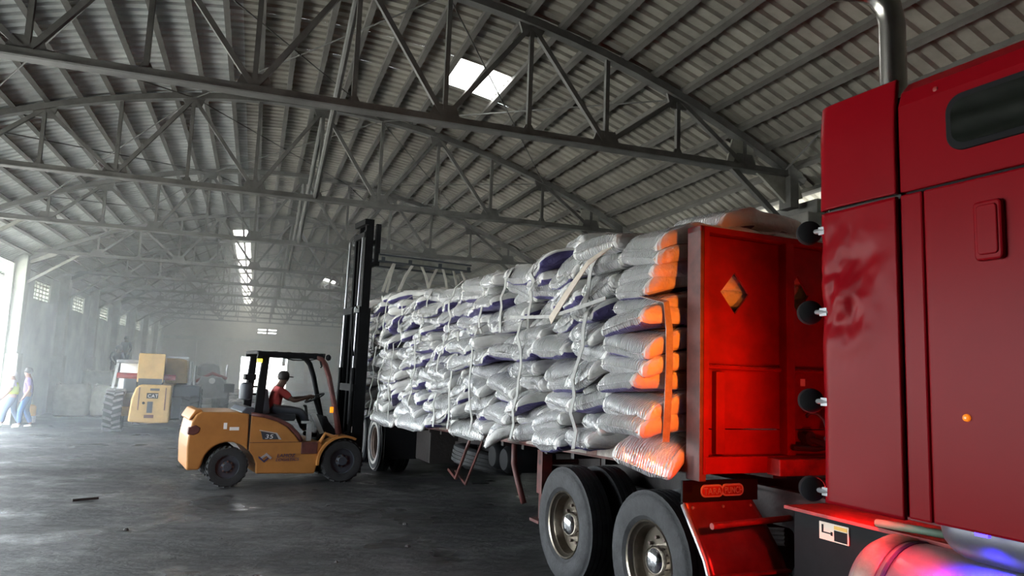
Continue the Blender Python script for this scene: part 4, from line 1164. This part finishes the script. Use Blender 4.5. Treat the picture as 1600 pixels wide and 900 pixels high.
# ------------------------------------------------------------------ forklift (x forward, y away from the camera)
FK0 = Vector((-0.26, 12.08, 0)); FA = R(11.06)
FM = Matrix.Translation(FK0) @ Matrix.Rotation(FA, 4, 'Z')
fk = empty('forklift', FK0, FA, 'orange counterbalance forklift with a raised black mast and boom', 'forklift')
arch_r = arc(0.0, 0.31, 0.37, 28, 172, 14)
cw = [(-0.58, 0.27), (-0.60, 0.62), (-0.595, 0.76), (-0.56, 0.98), (-0.50, 1.10), (-0.43, 1.14), (0.10, 1.14), (0.275, 1.11), (0.285, 0.70)] + arch_r[1:] + [(-0.40, 0.27)]
MB().prism(cw, 'y', 0.06, 1.16).build('counterweight', M['orange'], fk, bevel=0.035)
MB().prism([(-0.585, 1.0), (-0.60, 1.03), (-0.52, 1.165), (-0.44, 1.175), (-0.40, 1.14), (-0.50, 1.10)], 'y', 0.10, 1.12).build('counterweight_lip', M['orange'], fk, bevel=0.015)
sp_ = [(0.292, 1.11), (0.50, 1.06), (0.70, 1.0), (0.86, 0.915), (1.0, 0.79), (1.085, 0.675), (1.43, 0.67), (1.46, 0.60), (1.39, 0.46), (1.41, 0.34), (1.36, 0.155), (0.43, 0.185), (0.42, 0.34), (0.37, 0.46), (0.292, 0.55)]
MB().prism(sp_, 'y', 0.05, 1.17).build('side_body', M['orange'], fk, bevel=0.02)
MB().box(0.285, 0.296, 0.052, 1.165, 0.55, 1.10).build('body_gap', M['blackm'], fk)
MB().box(1.115, 1.385, 0.04, 0.10, 0.475, 0.662).build('step_recess', M['oxide'], fk, bevel=0.01)
MB().box(0.30, 1.43, 0.044, 0.052, 0.664, 0.672).build('body_crease', M['oxide'], fk)
MB().prism([(0.15, 1.13), (0.22, 1.21), (0.36, 1.21), (0.40, 1.12), (0.7, 1.05), (0.98, 0.93), (1.10, 0.69), (0.3, 0.9)], 'y', 0.10, 1.12).build('engine_hood', M['engine'], fk, bevel=0.02)
for x0, pts in ((0, [(0.30, 1.11), (0.52, 1.08), (0.73, 1.02), (0.90, 0.935), (1.04, 0.80), (1.12, 0.68)]),):
    MB().path([(x, 0.06, z) for x, z in pts], 0.032, 8).build('hood_trim', M['oxide'], fk, smooth=True)
# wheels
def fwheel(x, y, r, wd, name):
    hw = wd / 2
    t = MB().lathe([(r * 0.58, -hw * 0.9), (r * 0.75, -hw), (r * 0.93, -hw * 0.96), (r, -hw * 0.7), (r, hw * 0.7), (r * 0.93, hw * 0.96), (r * 0.75, hw), (r * 0.58, hw * 0.9)], (x, y, r), (0, 1, 0), 32, closed=True)
    for k in range(22):
        a = 2 * math.pi * k / 22
        c = Vector((x + (r - 0.004) * math.cos(a), y, r + (r - 0.004) * math.sin(a)))
        tn = Vector((-math.sin(a), 0, math.cos(a)))
        for s in (-1, 1):
            t.bar(c + Vector((0, s * hw * 0.12, 0)) + tn * 0.02 * s, c + Vector((0, s * hw * 0.93, 0)) - tn * 0.03 * s, 0.018, 0.035, side=tn)
    t = t.build(name, M['tyre_dark'], fk, smooth=30.0)
    MB().lathe([(r * 0.6, -hw * 0.92), (r * 0.56, -hw * 0.6), (r * 0.3, -hw * 0.55), (r * 0.2, -hw * 0.95), (0.004, -hw * 0.97), (0.004, hw * 0.9), (r * 0.6, hw * 0.92)], (x, y, r), (0, 1, 0), 24, closed=True).build('wheel_rim', M['engine'], t, smooth=35.0)
    nb = MB()
    for k in range(8):
        a = 2 * math.pi * k / 8
        nb.tube((x + r * 0.26 * math.cos(a), y - hw * 0.85, r + r * 0.26 * math.sin(a)), (x + r * 0.26 * math.cos(a), y - hw * 0.5, r + r * 0.26 * math.sin(a)), 0.014, 6)
    tag(nb.build('wheel_nuts', M['rim'], t), kind='stuff')
fwheel(0.0, 0.12, 0.305, 0.2, 'rear_wheel'); fwheel(0.0, 1.10, 0.305, 0.2, 'rear_wheel')
fwheel(1.81, 0.14, 0.35, 0.27, 'front_wheel'); fwheel(1.81, 1.10, 0.35, 0.27, 'front_wheel')
MB().box(-0.05, 0.05, 0.2, 1.0, 0.24, 0.36).box(1.72, 1.9, 0.25, 1.0, 0.25, 0.45).build('axles', M['chassis'], fk)
for y0, y1 in ((-0.02, 0.30), (0.92, 1.24)):
    oa = arc(1.81, 0.33, 0.44, 185, 62, 14); ia = arc(1.81, 0.33, 0.405, 62, 185, 14)
    MB().prism(oa + ia, 'y', y0, y1).build('front_fender', M['orange'], fk)
MB().prism([(1.36, 0.16), (1.5, 0.16), (2.0, 0.3), (2.0, 0.72), (1.72, 0.74), (1.45, 0.66)], 'y', 0.3, 0.92).build('front_frame', M['black'], fk)
MB().prism([(1.43, 0.66), (1.75, 0.72), (1.74, 0.82), (1.60, 0.98), (1.55, 1.08), (1.48, 1.05), (1.50, 0.85)], 'y', 0.22, 1.0).build('cowl', M['black'], fk, bevel=0.02)
MB().path([(1.42, 0.06, 0.66), (1.50, 0.06, 0.80), (1.64, 0.06, 0.745), (1.72, 0.06, 0.76)], 0.03, 8).build('cowl_corner', M['orange'], fk, smooth=True)
# overhead guard
for y in (0.12, 1.08):
    MB().hexa([(0.335, y - 0.04, 1.05), (0.475, y - 0.04, 1.05), (0.475, y + 0.04, 1.05), (0.335, y + 0.04, 1.05), (0.41, y - 0.04, 2.05), (0.52, y - 0.04, 2.05), (0.52, y + 0.04, 2.05), (0.41, y + 0.04, 2.05)]).build('rear_pillar', M['black'], fk, bevel=0.012)
    MB().path([(1.28, y, 2.06), (1.36, y, 2.03), (1.44, y, 1.93), (1.52, y, 1.72), (1.59, y, 1.45), (1.66, y, 1.18), (1.75, y, 0.78)], [0.045, 0.05, 0.045, 0.042, 0.042, 0.045, 0.055], 10).build('front_pillar', M['oxide'] if y < 0.5 else M['black'], fk, smooth=True)
    MB().box(0.33, 1.42, y - 0.04, y + 0.04, 2.02, 2.11).build('guard_rail', M['black'], fk, bevel=0.02)
for x in (0.36, 0.62, 0.84, 1.06, 1.28, 1.40):
    MB().box(x - 0.035, x + 0.035, 0.12, 1.08, 2.06, 2.115).build('guard_bar', M['black'], fk, bevel=0.01)
MB().lathe([(0.03, 0), (0.05, 0.02), (0.05, 0.06), (0.02, 0.08)], (1.44, 0.10, 2.04), (0.6, -0.4, 0.2), 12).build('work_lamp', M['black'], fk)
yl = MB().box(0.315, 0.40, 0.02, 0.09, 1.985, 2.03).build('rear_lamp_housing', M['black'], fk)
MB().box(0.32, 0.395, 0.018, 0.09, 1.925, 1.985).build('rear_lamp_lens', M['yellow_lamp'], yl, bevel=0.008)
MB().box(1.545, 1.60, 0.015, 0.06, 1.14, 1.24).build('turn_signal', M['amber_lens'], fk, bevel=0.01)
MB().path([(1.34, 0.08, 1.98), (1.36, 0.05, 1.90), (1.34, 0.04, 1.88)], 0.014, 6).build('grab_hook', M['black'], fk)
MB().path([(0.72, 0.1, 2.02), (0.9, 0.1, 1.985), (1.15, 0.1, 1.99), (1.28, 0.1, 2.02)], 0.01, 6).build('wiring', M['black'], fk, smooth=True)
# exhaust filter behind the rear pillar, mirror box
MB().lathe([(0.05, 0), (0.10, 0.02), (0.105, 0.06), (0.105, 0.21), (0.09, 0.26), (0.05, 0.28)], (0.235, 0.3, 1.32), (0, 0, 1), 18).build('air_filter', M['engine'], fk, smooth=40.0)
MB().box(0.25, 0.28, 0.28, 0.32, 1.56, 1.66).box(0.19, 0.36, 0.22, 0.40, 1.64, 1.735).build('filter_intake', M['black'], fk, bevel=0.008)
MB().box(0.28, 0.40, 0.26, 0.30, 1.52, 1.55).box(0.28, 0.40, 0.26, 0.30, 1.40, 1.43).build('filter_bracket', M['black'], fk)
# seat, wheel, controls
MB().prism(rrect(0.60, 1.08, 0.98, 1.10, 0.04), 'y', 0.38, 0.84).build('seat', M['engine'], fk, bevel=0.02)
MB().prism([(0.55, 1.08), (0.66, 1.08), (0.60, 1.50), (0.52, 1.50)], 'y', 0.40, 0.82).build('seat_back', M['engine'], fk, bevel=0.02)
MB().tube((1.62, 0.60, 0.85), (1.44, 0.60, 1.33), 0.03, 8).build('steering_column', M['black'], fk)
tor = []
ax_ = Vector((-0.45, 0, 0.89)).normalized(); tx, ty = perp(ax_)
for k in range(25):
    a = 2 * math.pi * k / 24
    tor.append(Vector((1.43, 0.60, 1.36)) + tx * 0.17 * math.cos(a) + ty * 0.17 * math.sin(a))
MB().path(tor, 0.014, 6).bar(tor[0], tor[12], 0.02, 0.012).bar(tor[6], tor[18], 0.02, 0.012).build('steering_wheel', M['black'], fk, smooth=True)
for k in range(3):
    MB().path([(1.40, 0.80 + 0.06 * k, 0.95), (1.36, 0.80 + 0.06 * k, 1.18), (1.34, 0.80 + 0.06 * k, 1.22)], [0.01, 0.01, 0.018], 6).build('lever', M['black'], fk)
MB().box(1.20, 1.28, 0.08, 0.14, 0.68, 0.98).box(1.10, 1.25, 0.07, 0.13, 0.96, 1.0).build('step_handle', M['silver'], fk, bevel=0.01)
MB().prism([(1.28, 1.12), (1.36, 1.12), (1.52, 0.80), (1.46, 0.78)], 'y', 0.20, 0.26).build('side_guard', M['silver'], fk)
# decals
yf = 0.046
pl_ = MB().prism([(0.46, 0.845), (0.70, 0.80), (0.745, 0.715), (0.50, 0.715)], 'y', yf - 0.003, yf + 0.006).build('model_plate', M['engine'], fk)
MB().prism([(0.44, 0.865), (0.715, 0.815), (0.79, 0.712), (0.75, 0.712), (0.69, 0.805), (0.44, 0.852)], 'y', yf - 0.003, yf + 0.006).build('plate_edge', M['silver'], pl_)
lettering('model_number', '35', 0.095, M['offwhite'], pl_, Matrix.Translation((0.525, yf - 0.005, 0.728)) @ fm, 0.002, 0.15, 1.35)
MB().prism([(0.49, 0.44), (0.575, 0.505), (0.665, 0.43), (0.64, 0.405), (0.575, 0.46), (0.515, 0.415)], 'y', yf - 0.004, yf + 0.006).build('logo_chevron', M['silver'], fk)
MB().prism([(0.455, 0.46), (0.49, 0.435), (0.545, 0.385), (0.60, 0.435), (0.615, 0.42), (0.545, 0.355), (0.455, 0.43)], 'y', yf - 0.0045, yf + 0.006).build('logo_chevron', M['navy'], fk)
lettering('company_lettering', 'LAMOZ', 0.078, M['navy'], fk, Matrix.Translation((0.735, yf - 0.004, 0.432)) @ fm, 0.002, 0.2, 1.05)
lettering('company_lettering', 'LOGISTICS', 0.066, M['navy'], fk, Matrix.Translation((0.72, yf - 0.004, 0.372)) @ fm, 0.002, 0.2, 1.12)
MB().prism([(-0.605, 0.80), (-0.60, 0.90), (-0.50, 0.945), (-0.43, 0.90), (-0.45, 0.82), (-0.52, 0.79)], 'y', 0.05, 0.16).build('tail_lamp', M['oxide'], fk, bevel=0.012)
MB().box(-0.10, -0.05, 0.055, 0.062, 0.88, 0.975).box(-0.01, 0.13, 0.055, 0.062, 0.86, 0.91).build('rating_sticker', M['offwhite'], fk)
# mast
for y in (0.20, 0.92):
    MB().box(2.00, 2.20, y, y + 0.09, 0.12, 2.95).build('outer_mast_rail', M['black'], fk)
for y in (0.305, 0.825):
    MB().box(2.06, 2.20, y, y + 0.08, 0.5, 4.35).build('middle_mast_rail', M['black'], fk)
for y in (0.40, 0.745):
    MB().box(2.10, 2.24, y, y + 0.07, 0.9, 4.58).build('inner_mast_rail', M['black'], fk)
for z, h in ((0.2, 0.2), (1.5, 0.12), (2.85, 0.12)):
    MB().box(1.96, 2.05, 0.2, 1.01, z, z + h).build('mast_tie', M['black'], fk)
for z in (4.22, 4.46):
    MB().box(2.04, 2.12, 0.32, 0.9, z, z + 0.1).build('mast_tie', M['black'], fk)
for y in (0.26, 0.97):
    MB().tube((1.97, y, 0.2), (1.97, y, 1.9), 0.04, 10).build('lift_cylinder', M['black'], fk, smooth=40.0)
    MB().tube((1.97, y, 1.9), (2.0, y, 4.2), 0.022, 8).build('cylinder_rod', M['rod'], fk, smooth=40.0)
MB().tube((2.16, 0.6, 0.4), (2.16, 0.6, 4.4), 0.035, 10).build('lift_cylinder', M['black'], fk, smooth=40.0)
for y in (0.5, 0.7):
    MB().bar((2.22, y, 0.6), (2.22, y, 4.4), 0.025, 0.012).build('lift_chain', M['rod'], fk)
for y in (0.33, 0.9):
    MB().tube((1.5, y, 0.55), (2.0, y, 0.8), 0.035, 10).build('tilt_cylinder', M['black'], fk)
MB().path([(1.97, 0.19, 2.9), (1.9, 0.17, 2.98), (1.86, 0.17, 2.9), (1.87, 0.18, 2.5), (1.93, 0.19, 2.1)], 0.018, 6).build('hydraulic_hose', M['black'], fk, smooth=True)
MB().box(1.90, 1.98, 0.17, 0.20, 2.86, 2.98).build('hose_clamp', M['silver'], fk)
MB().box(2.24, 2.30, 0.24, 0.98, 3.72, 3.80).box(2.24, 2.30, 0.24, 0.98, 4.12, 4.20).box(2.24, 2.32, 0.24, 0.32, 3.72, 4.48).box(2.24, 2.32, 0.90, 0.98, 3.72, 4.48).build('carriage', M['black'], fk)
for y in (0.20, 0.86):
    MB().box(2.30, 4.15, y, y + 0.10, 3.915, 3.94).box(2.30, 4.15, y, y + 0.10, 3.80, 3.825).build('boom_beam', M['engine'], fk)
    MB().box(2.30, 4.15, y + 0.035, y + 0.065, 3.82, 3.92).build('boom_web', M['steel_light'], fk)
for x in (2.38, 2.9, 3.5, 4.1):
    MB().box(x - 0.03, x + 0.03, 0.2, 0.96, 3.82, 3.89).build('boom_crossbar', M['engine'], fk)
MB().prism([(1.985, 0.8), (1.995, 0.8), (1.995, 0.9), (1.985, 0.9)], 'y', 0.19, 0.2).build('warning_triangle', M['offwhite'], fk)

# slings from the boom to the hoisted sacks
tops = [2.62, 2.66, 2.98, 3.02, 3.12, 3.52, 3.56, 3.84, 3.94]; bots = [2.42, 2.54, 2.72, 2.74, 3.36, 3.30, 3.72, 3.98, 4.18]
for k, (a, b) in enumerate(zip(tops, bots)):
    y = 0.25 if k % 2 == 0 else 0.36
    o = MB().ribbon([(a, y, 3.84), (a + (b - a) * 0.5, y, 3.62), (b, y + 0.02, 3.27)], 0.055, (1, 0.3, 0)).build('hoist_strap', M['hoist'])
    o.matrix_world = FM
    tag(o, 'white hoisting strap hanging from the boom, %s from the mast' % ORD[k], 'strap', 'hoisting straps under the boom')

# driver
Jd = dict(pelvis=(0.74, 0.60, 1.16), chest=(0.80, 0.60, 1.42), neck=(0.83, 0.60, 1.56), head=(0.87, 0.60, 1.67),
          shL=(0.81, 0.77, 1.49), shR=(0.81, 0.43, 1.49), elL=(1.04, 0.80, 1.32), elR=(1.03, 0.40, 1.31), wrL=(1.26, 0.70, 1.36), wrR=(1.26, 0.50, 1.36),
          hipL=(0.78, 0.70, 1.14), hipR=(0.78, 0.50, 1.14), knL=(1.18, 0.74, 1.13), knR=(1.18, 0.46, 1.13), anL=(1.34, 0.74, 0.78), anR=(1.36, 0.46, 0.78), toeL=(1.5, 0.74, 0.72), toeR=(1.5, 0.46, 0.72))
person(FM, Jd, 'forklift driver in a red shirt and dark cap, hands on the wheel', M['skin_d'], M['redshirt'], M['engine'], M['black'], M['hair'], face=(1, 0, -0.05), cap=M['hair'])

# ------------------------------------------------------------------ telehandler seen from behind (x right, y away)
th = empty('telehandler', (-2.42, 21.6, 0), R(3), 'yellow telescopic loader seen from behind, parked by the left wall', 'loader')
def lugged(parent, x, y, r, wd, name, mt, rm):
    hw = wd / 2
    t = MB().lathe([(r * 0.55, -hw * 0.85), (r * 0.8, -hw), (r * 0.95, -hw * 0.95), (r * 0.96, hw * 0.95), (r * 0.8, hw), (r * 0.55, hw * 0.85)], (x, y, r), (1, 0, 0), 32, closed=True)
    lug = MB()
    for k in range(18):
        a = 2 * math.pi * k / 18
        for s in (-1, 1):
            a2 = a + (0.17 if s > 0 else 0)
            c = Vector((x, y + (r - 0.02) * math.cos(a2), r + (r - 0.02) * math.sin(a2)))
            tn = Vector((0, -math.sin(a2), math.cos(a2)))
            lug.bar(c + tn * 0.03, c + Vector((s * hw, 0, 0)) - tn * 0.05, 0.055, 0.06, side=tn)
    t = t.build(name, M['tyre_dark'], parent, smooth=30.0)
    tag(lug.build('tread_lugs', mt, t), kind='stuff')
    MB().lathe([(r * 0.58, -hw * 0.8), (r * 0.5, -hw * 0.3), (0.02, -hw * 0.25), (0.02, hw * 0.25), (r * 0.5, hw * 0.3), (r * 0.58, hw * 0.8)], (x, y, r), (1, 0, 0), 24, closed=True).build('wheel_rim', rm, t, smooth=35.0)
lugged(th, -0.95, 0.0, 0.56, 0.42, 'rear_wheel', M['tyre_dust'], M['orange2']); lugged(th, 0.86, 0.0, 0.56, 0.42, 'rear_wheel', M['tyre_dark'], M['orange2'])
lugged(th, -0.52, 2.6, 0.54, 0.40, 'front_wheel', M['tyre_dust'], M['orange2']); lugged(th, 0.92, 2.6, 0.54, 0.40, 'front_wheel', M['tyre_dark'], M['orange2'])
MB().box(-0.8, 0.75, -0.12, 0.12, 0.42, 0.66).box(-0.5, 0.8, 2.5, 2.7, 0.42, 0.64).build('axles', M['orange2'], th, bevel=0.02)
MB().prism([(-0.56, 0.32), (-0.52, 0.9), (-0.44, 1.18), (-0.34, 1.27), (0.40, 1.27), (0.40, 0.30), (-0.1, 0.28)], 'y', -0.75, 2.6).build('counterweight', M['orange2'], th, bevel=0.04)
MB().prism(rrect(-0.46, 0.17, 1.32, 2.08, 0.03), 'y', -0.45, -0.38).build('boom_end_plate', M['orange2'], th, bevel=0.012)
MB().box(-0.36, 0.08, -0.38, 3.6, 1.40, 1.98).build('boom', M['orange2'], th, bevel=0.02)
MB().box(-0.42, 0.14, -0.5, 0.3, 1.24, 1.42).build('boom_pivot', M['engine'], th)
MB().tube((-0.95, -0.2, 1.48), (0.45, -0.2, 1.46), 0.075, 12).build('steering_ram', M['red_dark'], th, smooth=40.0)
MB().box(0.41, 1.10, -0.35, 2.0, 0.36, 1.26).build('engine_pod', M['engine'], th, bevel=0.05)
MB().box(0.41, 1.08, -0.37, -0.34, 0.95, 0.97).build('pod_seam', M['black'], th)
MB().hexa([(0.16, 0.3, 1.30), (0.72, 0.3, 1.30), (0.72, 2.2, 1.30), (0.16, 2.2, 1.30), (0.16, 0.3, 2.02), (0.68, 0.3, 1.95), (0.68, 2.2, 1.95), (0.16, 2.2, 2.02)]).build('hood_box', M['orange2'], th, bevel=0.02)
MB().box(0.17, 0.72, 0.26, 0.31, 1.98, 2.03).build('hood_rail', M['silver'], th)
MB().path([(0.78, 0.5, 1.2), (0.78, 0.5, 1.92)], 0.05, 10).path([(0.90, 0.5, 1.2), (0.90, 0.5, 1.8)], 0.045, 10).build('exhaust', M['silver'], th, smooth=40.0)
# cab, open frame with glass
for x in (-0.98, -0.36):
    for y in (0.1, 1.5):
        MB().bar((x - (0.10 if x < -0.5 else 0), y, 0.95), (x, y, 1.86), 0.06, 0.06).build('cab_post', M['silver'], th)
MB().box(-1.02, -0.32, 0.04, 1.56, 1.80, 1.90).build('cab_roof', M['grey_metal'], th, bevel=0.03)
MB().box(-1.06, -0.40, 0.06, 0.14, 0.92, 1.02).build('cab_sill', M['grey_metal'], th)
MB().box(-1.06, -0.42, 0.1, 1.5, 0.55, 0.95).build('cab_tub', M['grey_metal'], th, bevel=0.03)
MB().box(-1.0, -0.36, 0.9, 0.92, 1.02, 1.80).build('cab_bulkhead', M['offwhite'], th)
MB().box(-0.85, -0.5, 0.5, 0.8, 1.0, 1.45).build('cab_seat', M['engine'], th, bevel=0.04)
# plates on the counterweight
lp = MB().box(-0.17, 0.10, -0.765, -0.748, 0.92, 1.06).build('maker_plate', M['black'], th)
lettering('maker_lettering', 'CAT', 0.12, M['offwhite'], lp, Matrix.Translation((-0.145, -0.768, 0.945)) @ fm, 0.002, 0, 1.0)
MB().box(-0.10, 0.12, -0.76, -0.748, 1.12, 1.18).build('vent', M['engine'], th)
MB().box(-0.14, -0.01, -0.76, -0.748, 0.55, 0.84).build('hitch_slot', M['engine'], th)
MB().box(-0.19, 0.03, -0.78, -0.748, 0.42, 0.50).build('hitch_plate', M['oxide'], th)
MB().lathe([(0.035, 0), (0.03, -0.02)], (-0.23, -0.75, 0.80), (0, 1, 0), 12).build('filler_cap', M['black'], th)
for x in (-0.36, 0.26):
    MB().box(x, x + 0.025, -0.757, -0.748, 0.62, 1.2).build('panel_groove', M['oxide'], th)

# second loader further back
l2 = empty('wheel_loader', (-1.5, 31.6, 0), R(8), 'dusty grey wheel loader parked behind the yellow loader', 'loader')
lugged(l2, -0.55, 0, 0.52, 0.36, 'wheel', M['tyre_dark'], M['rim_dull']); lugged(l2, 0.42, 0, 0.52, 0.36, 'wheel', M['tyre_dark'], M['rim_dull'])
lugged(l2, -0.55, 2.2, 0.52, 0.36, 'wheel', M['tyre_dark'], M['rim_dull']); lugged(l2, 0.42, 2.2, 0.52, 0.36, 'wheel', M['tyre_dark'], M['rim_dull'])
MB().prism([(-0.62, 0.5), (0.5, 0.5), (0.55, 1.0), (0.25, 1.36), (-0.5, 1.36), (-0.66, 1.0)], 'y', -0.6, 2.4).build('hood', M['grey_metal'], l2, bevel=0.06)
MB().prism([(-0.5, 1.36), (0.30, 1.36), (0.22, 1.78), (0.05, 1.88), (-0.35, 1.88), (-0.5, 1.72)], 'y', 0.4, 1.8).build('cab', M['grey_metal'], l2, bevel=0.04)
MB().path([(-0.7, -0.4, 1.15), (-0.1, -0.55, 1.5), (0.45, -0.4, 1.3)], 0.06, 8).build('lift_arm', M['red_dark'], l2, smooth=True)
MB().lathe([(0.12, 0.05), (0.12, -0.03), (0.05, -0.06)], (-0.1, -0.6, 1.2), (0, 1, 0), 16).build('headlamp', M['offwhite'], l2)
MB().box(0.35, 0.75, -0.7, 0.2, 0.75, 1.1).build('bucket_corner', M['engine'], l2, bevel=0.03)
MB().path([(0.42, -0.3, 1.05), (0.45, -0.3, 1.85)], 0.04, 8).build('exhaust', M['silver'], l2)

# ------------------------------------------------------------------ bulk bags, far sack piles, debris
def jumbo(seed, wx, wy, h):
    mb = MB(); vs = []; fs = []; n = 28
    prof = [(0.05, 0.0), (0.85, 0.0), (0.97, 0.04), (1.03, 0.25), (1.04, 0.6), (1.0, 0.88), (0.93, 0.97), (0.96, 1.02), (0.80, 0.99), (0.4, 1.0), (0.05, 1.01)]
    for r, z in prof:
        for k in range(n):
            a = 2 * math.pi * k / n; c, s = math.cos(a), math.sin(a)
            x = wx / 2 * r * math.copysign(abs(c) ** 0.55, c); y = wy / 2 * r * math.copysign(abs(s) ** 0.55, s)
            d = 0.05 * noise.noise(Vector((x * 2.5, y * 2.5, z * 2 + seed)))
            vs.append((x * (1 + d), y * (1 + d), max(0.0, z * h + d * 0.8 * (z > 0.02))))
    for i in range(len(prof) - 1):
        for k in range(n):
            k2 = (k + 1) % n
            fs.append((i * n + k, i * n + k2, (i + 1) * n + k2, (i + 1) * n + k))
    fs += [tuple(range(n))[::-1], tuple(range((len(prof) - 1) * n, len(prof) * n))]
    mb.add(vs, fs); return mb
def bulk(x, y, wx, h, seed, label, z=0.0):
    o = jumbo(seed, wx, 0.95, h).build('bulk_bag', M['jumbo'], smooth=40.0); o.location = (x, y, z)
    tag(o, label, 'bag', 'bulk bags along the left wall')
    for sx in (-1, 1):
        MB().path([(sx * wx * 0.42, -0.3, h * 0.95), (sx * wx * 0.40, -0.1, h * 1.06), (sx * wx * 0.36, 0.2, h * 0.98)], 0.025, 6).build('lifting_loop', M['jumbo'], o, smooth=True)
bulk(-5.55, 27.4, 1.0, 1.02, 1, 'pale bulk bag at the front of the row, nearest the doorway')
bulk(-4.50, 27.6, 1.0, 1.0, 2, 'pale bulk bag at the front of the row, beside the loader wheel')
bulk(-5.45, 30.9, 0.95, 1.40, 3, 'taller green-tinted bulk bag in the second row beside the pilaster')
bulk(-4.60, 31.1, 0.95, 1.36, 4, 'taller bulk bag in the second row, half behind the loader cab')
bulk(-5.4, 36.1, 1.1, 1.42, 5, 'bulk bag farther back, carrying the standing worker')
bulk(-4.2, 36.3, 1.1, 1.40, 6, 'bulk bag behind the loader cab roof')
bulk(-3.2, 40.0, 1.1, 1.25, 7, 'bulk bag in the haze behind the loader boom')
bulk(-4.6, 40.2, 1.1, 1.55, 8, 'farthest pale bulk bag near the left wall')
for k, (x, y, z, yaw) in enumerate([(-0.5, 38, 0.1, 0.2), (0.35, 38.2, 0.1, -0.3), (-0.2, 38.1, 0.27, 0.1), (-0.9, 38.6, 0.28, 0.5), (-0.35, 38.2, 0.44, 0.0), (-1.3, 38.4, 0.1, -0.2), (-1.2, 38.5, 0.45, 0.3), (-0.4, 38.3, 0.60, -0.2)]):
    o = bpy.data.objects.new('sack', SV[SPLAIN[k % 5]]); COL.objects.link(o)
    o.matrix_world = at(x, y, z, yaw)
    tag(o, 'grey sack in the low heap before the far gate, ' + ['bottom course, centre', 'bottom course, right end', 'second course, centre', 'second course, left', 'third course, centre', 'bottom course, left end', 'third course, left', 'topmost'][k], 'sack', 'sack heap before the far gate')
# right-hand yard bag seen between the forklift pillars and the mast: stacked sacks beyond
for c in range(8):
    o = bpy.data.objects.new('sack', SV[c % 12]); COL.objects.link(o)
    o.matrix_world = at(2.95, 20.6, 0.1 + 0.165 * c, R(170) + 0.2 * math.sin(c * 2.1))
    tag(o, 'white sack in the tall pile beyond the forklift mast, %s from the floor' % ORD[c], 'sack', 'sack pile beyond the mast')
sg = MB().box(2.05, 2.30, 58.86, 58.93, 1.9, 2.5).build('notice_board', M['engine'])
tag(sg, 'small dark notice board on the far wall', 'sign')

o = MB().bar((-2.12, 11.1, 0.02), (-1.84, 11.24, 0.02), 0.035, 0.03).build('wood_offcut', M['chassis'])
tag(o, 'short dark plank lying on the floor left of the forklift', 'plank')
q = random.Random(5)
spots = [(1.42, 6.25, 0.05), (1.50, 6.3, 0.03), (0.9, 7.4, 0.02), (-1.2, 9.2, 0.03), (1.9, 9.0, 0.03), (1.7, 7.9, 0.025), (-0.6, 6.6, 0.02), (0.5, 5.6, 0.02), (-0.2, 8.6, 0.02), (1.1, 10.4, 0.025)]
for k, (x, y, r) in enumerate(spots):
    mb = MB()
    prof = [(0.1 * r, 0), (r, r * 0.1), (r * 1.05, r * 0.35), (r * 0.6, r * 0.75), (0.1 * r, r * 0.85)]
    mb.lathe(prof, (0, 0, 0), (0, 0, 1), 7)
    mb.v = [tuple(Vector(v) * (1 + 0.4 * noise.noise(Vector(v) * 40 + Vector((k, 0, 0))))) for v in mb.v]
    o = mb.build('rubble', M['dirt' if k > 1 else 'grey_metal']); o.location = (x, y, 0)
    tag(o, 'small loose lump of rubble on the dark floor', 'rubble', 'lumps of rubble on the floor')

# ------------------------------------------------------------------ dusty air
hz = bpy.data.materials.new('dusty_air'); hz.use_nodes = True
nt = hz.node_tree; nt.nodes.clear()
oo = nt.nodes.new('ShaderNodeOutputMaterial'); vv = nt.nodes.new('ShaderNodeVolumeScatter')
vv.inputs['Color'].default_value = (0.88, 0.94, 1.0, 1)
vv.inputs['Density'].default_value = 0.022
vv.inputs['Anisotropy'].default_value = 0.35
nt.links.new(vv.outputs[0], oo.inputs['Volume'])
o = MB().box(WL + 0.002, WR - 0.002, 14.0, YF - 0.01, 0.002, 6.95).build('dusty_air', hz)
tag(o, 'bluish dust haze filling the far half of the warehouse', 'haze', kind='stuff')
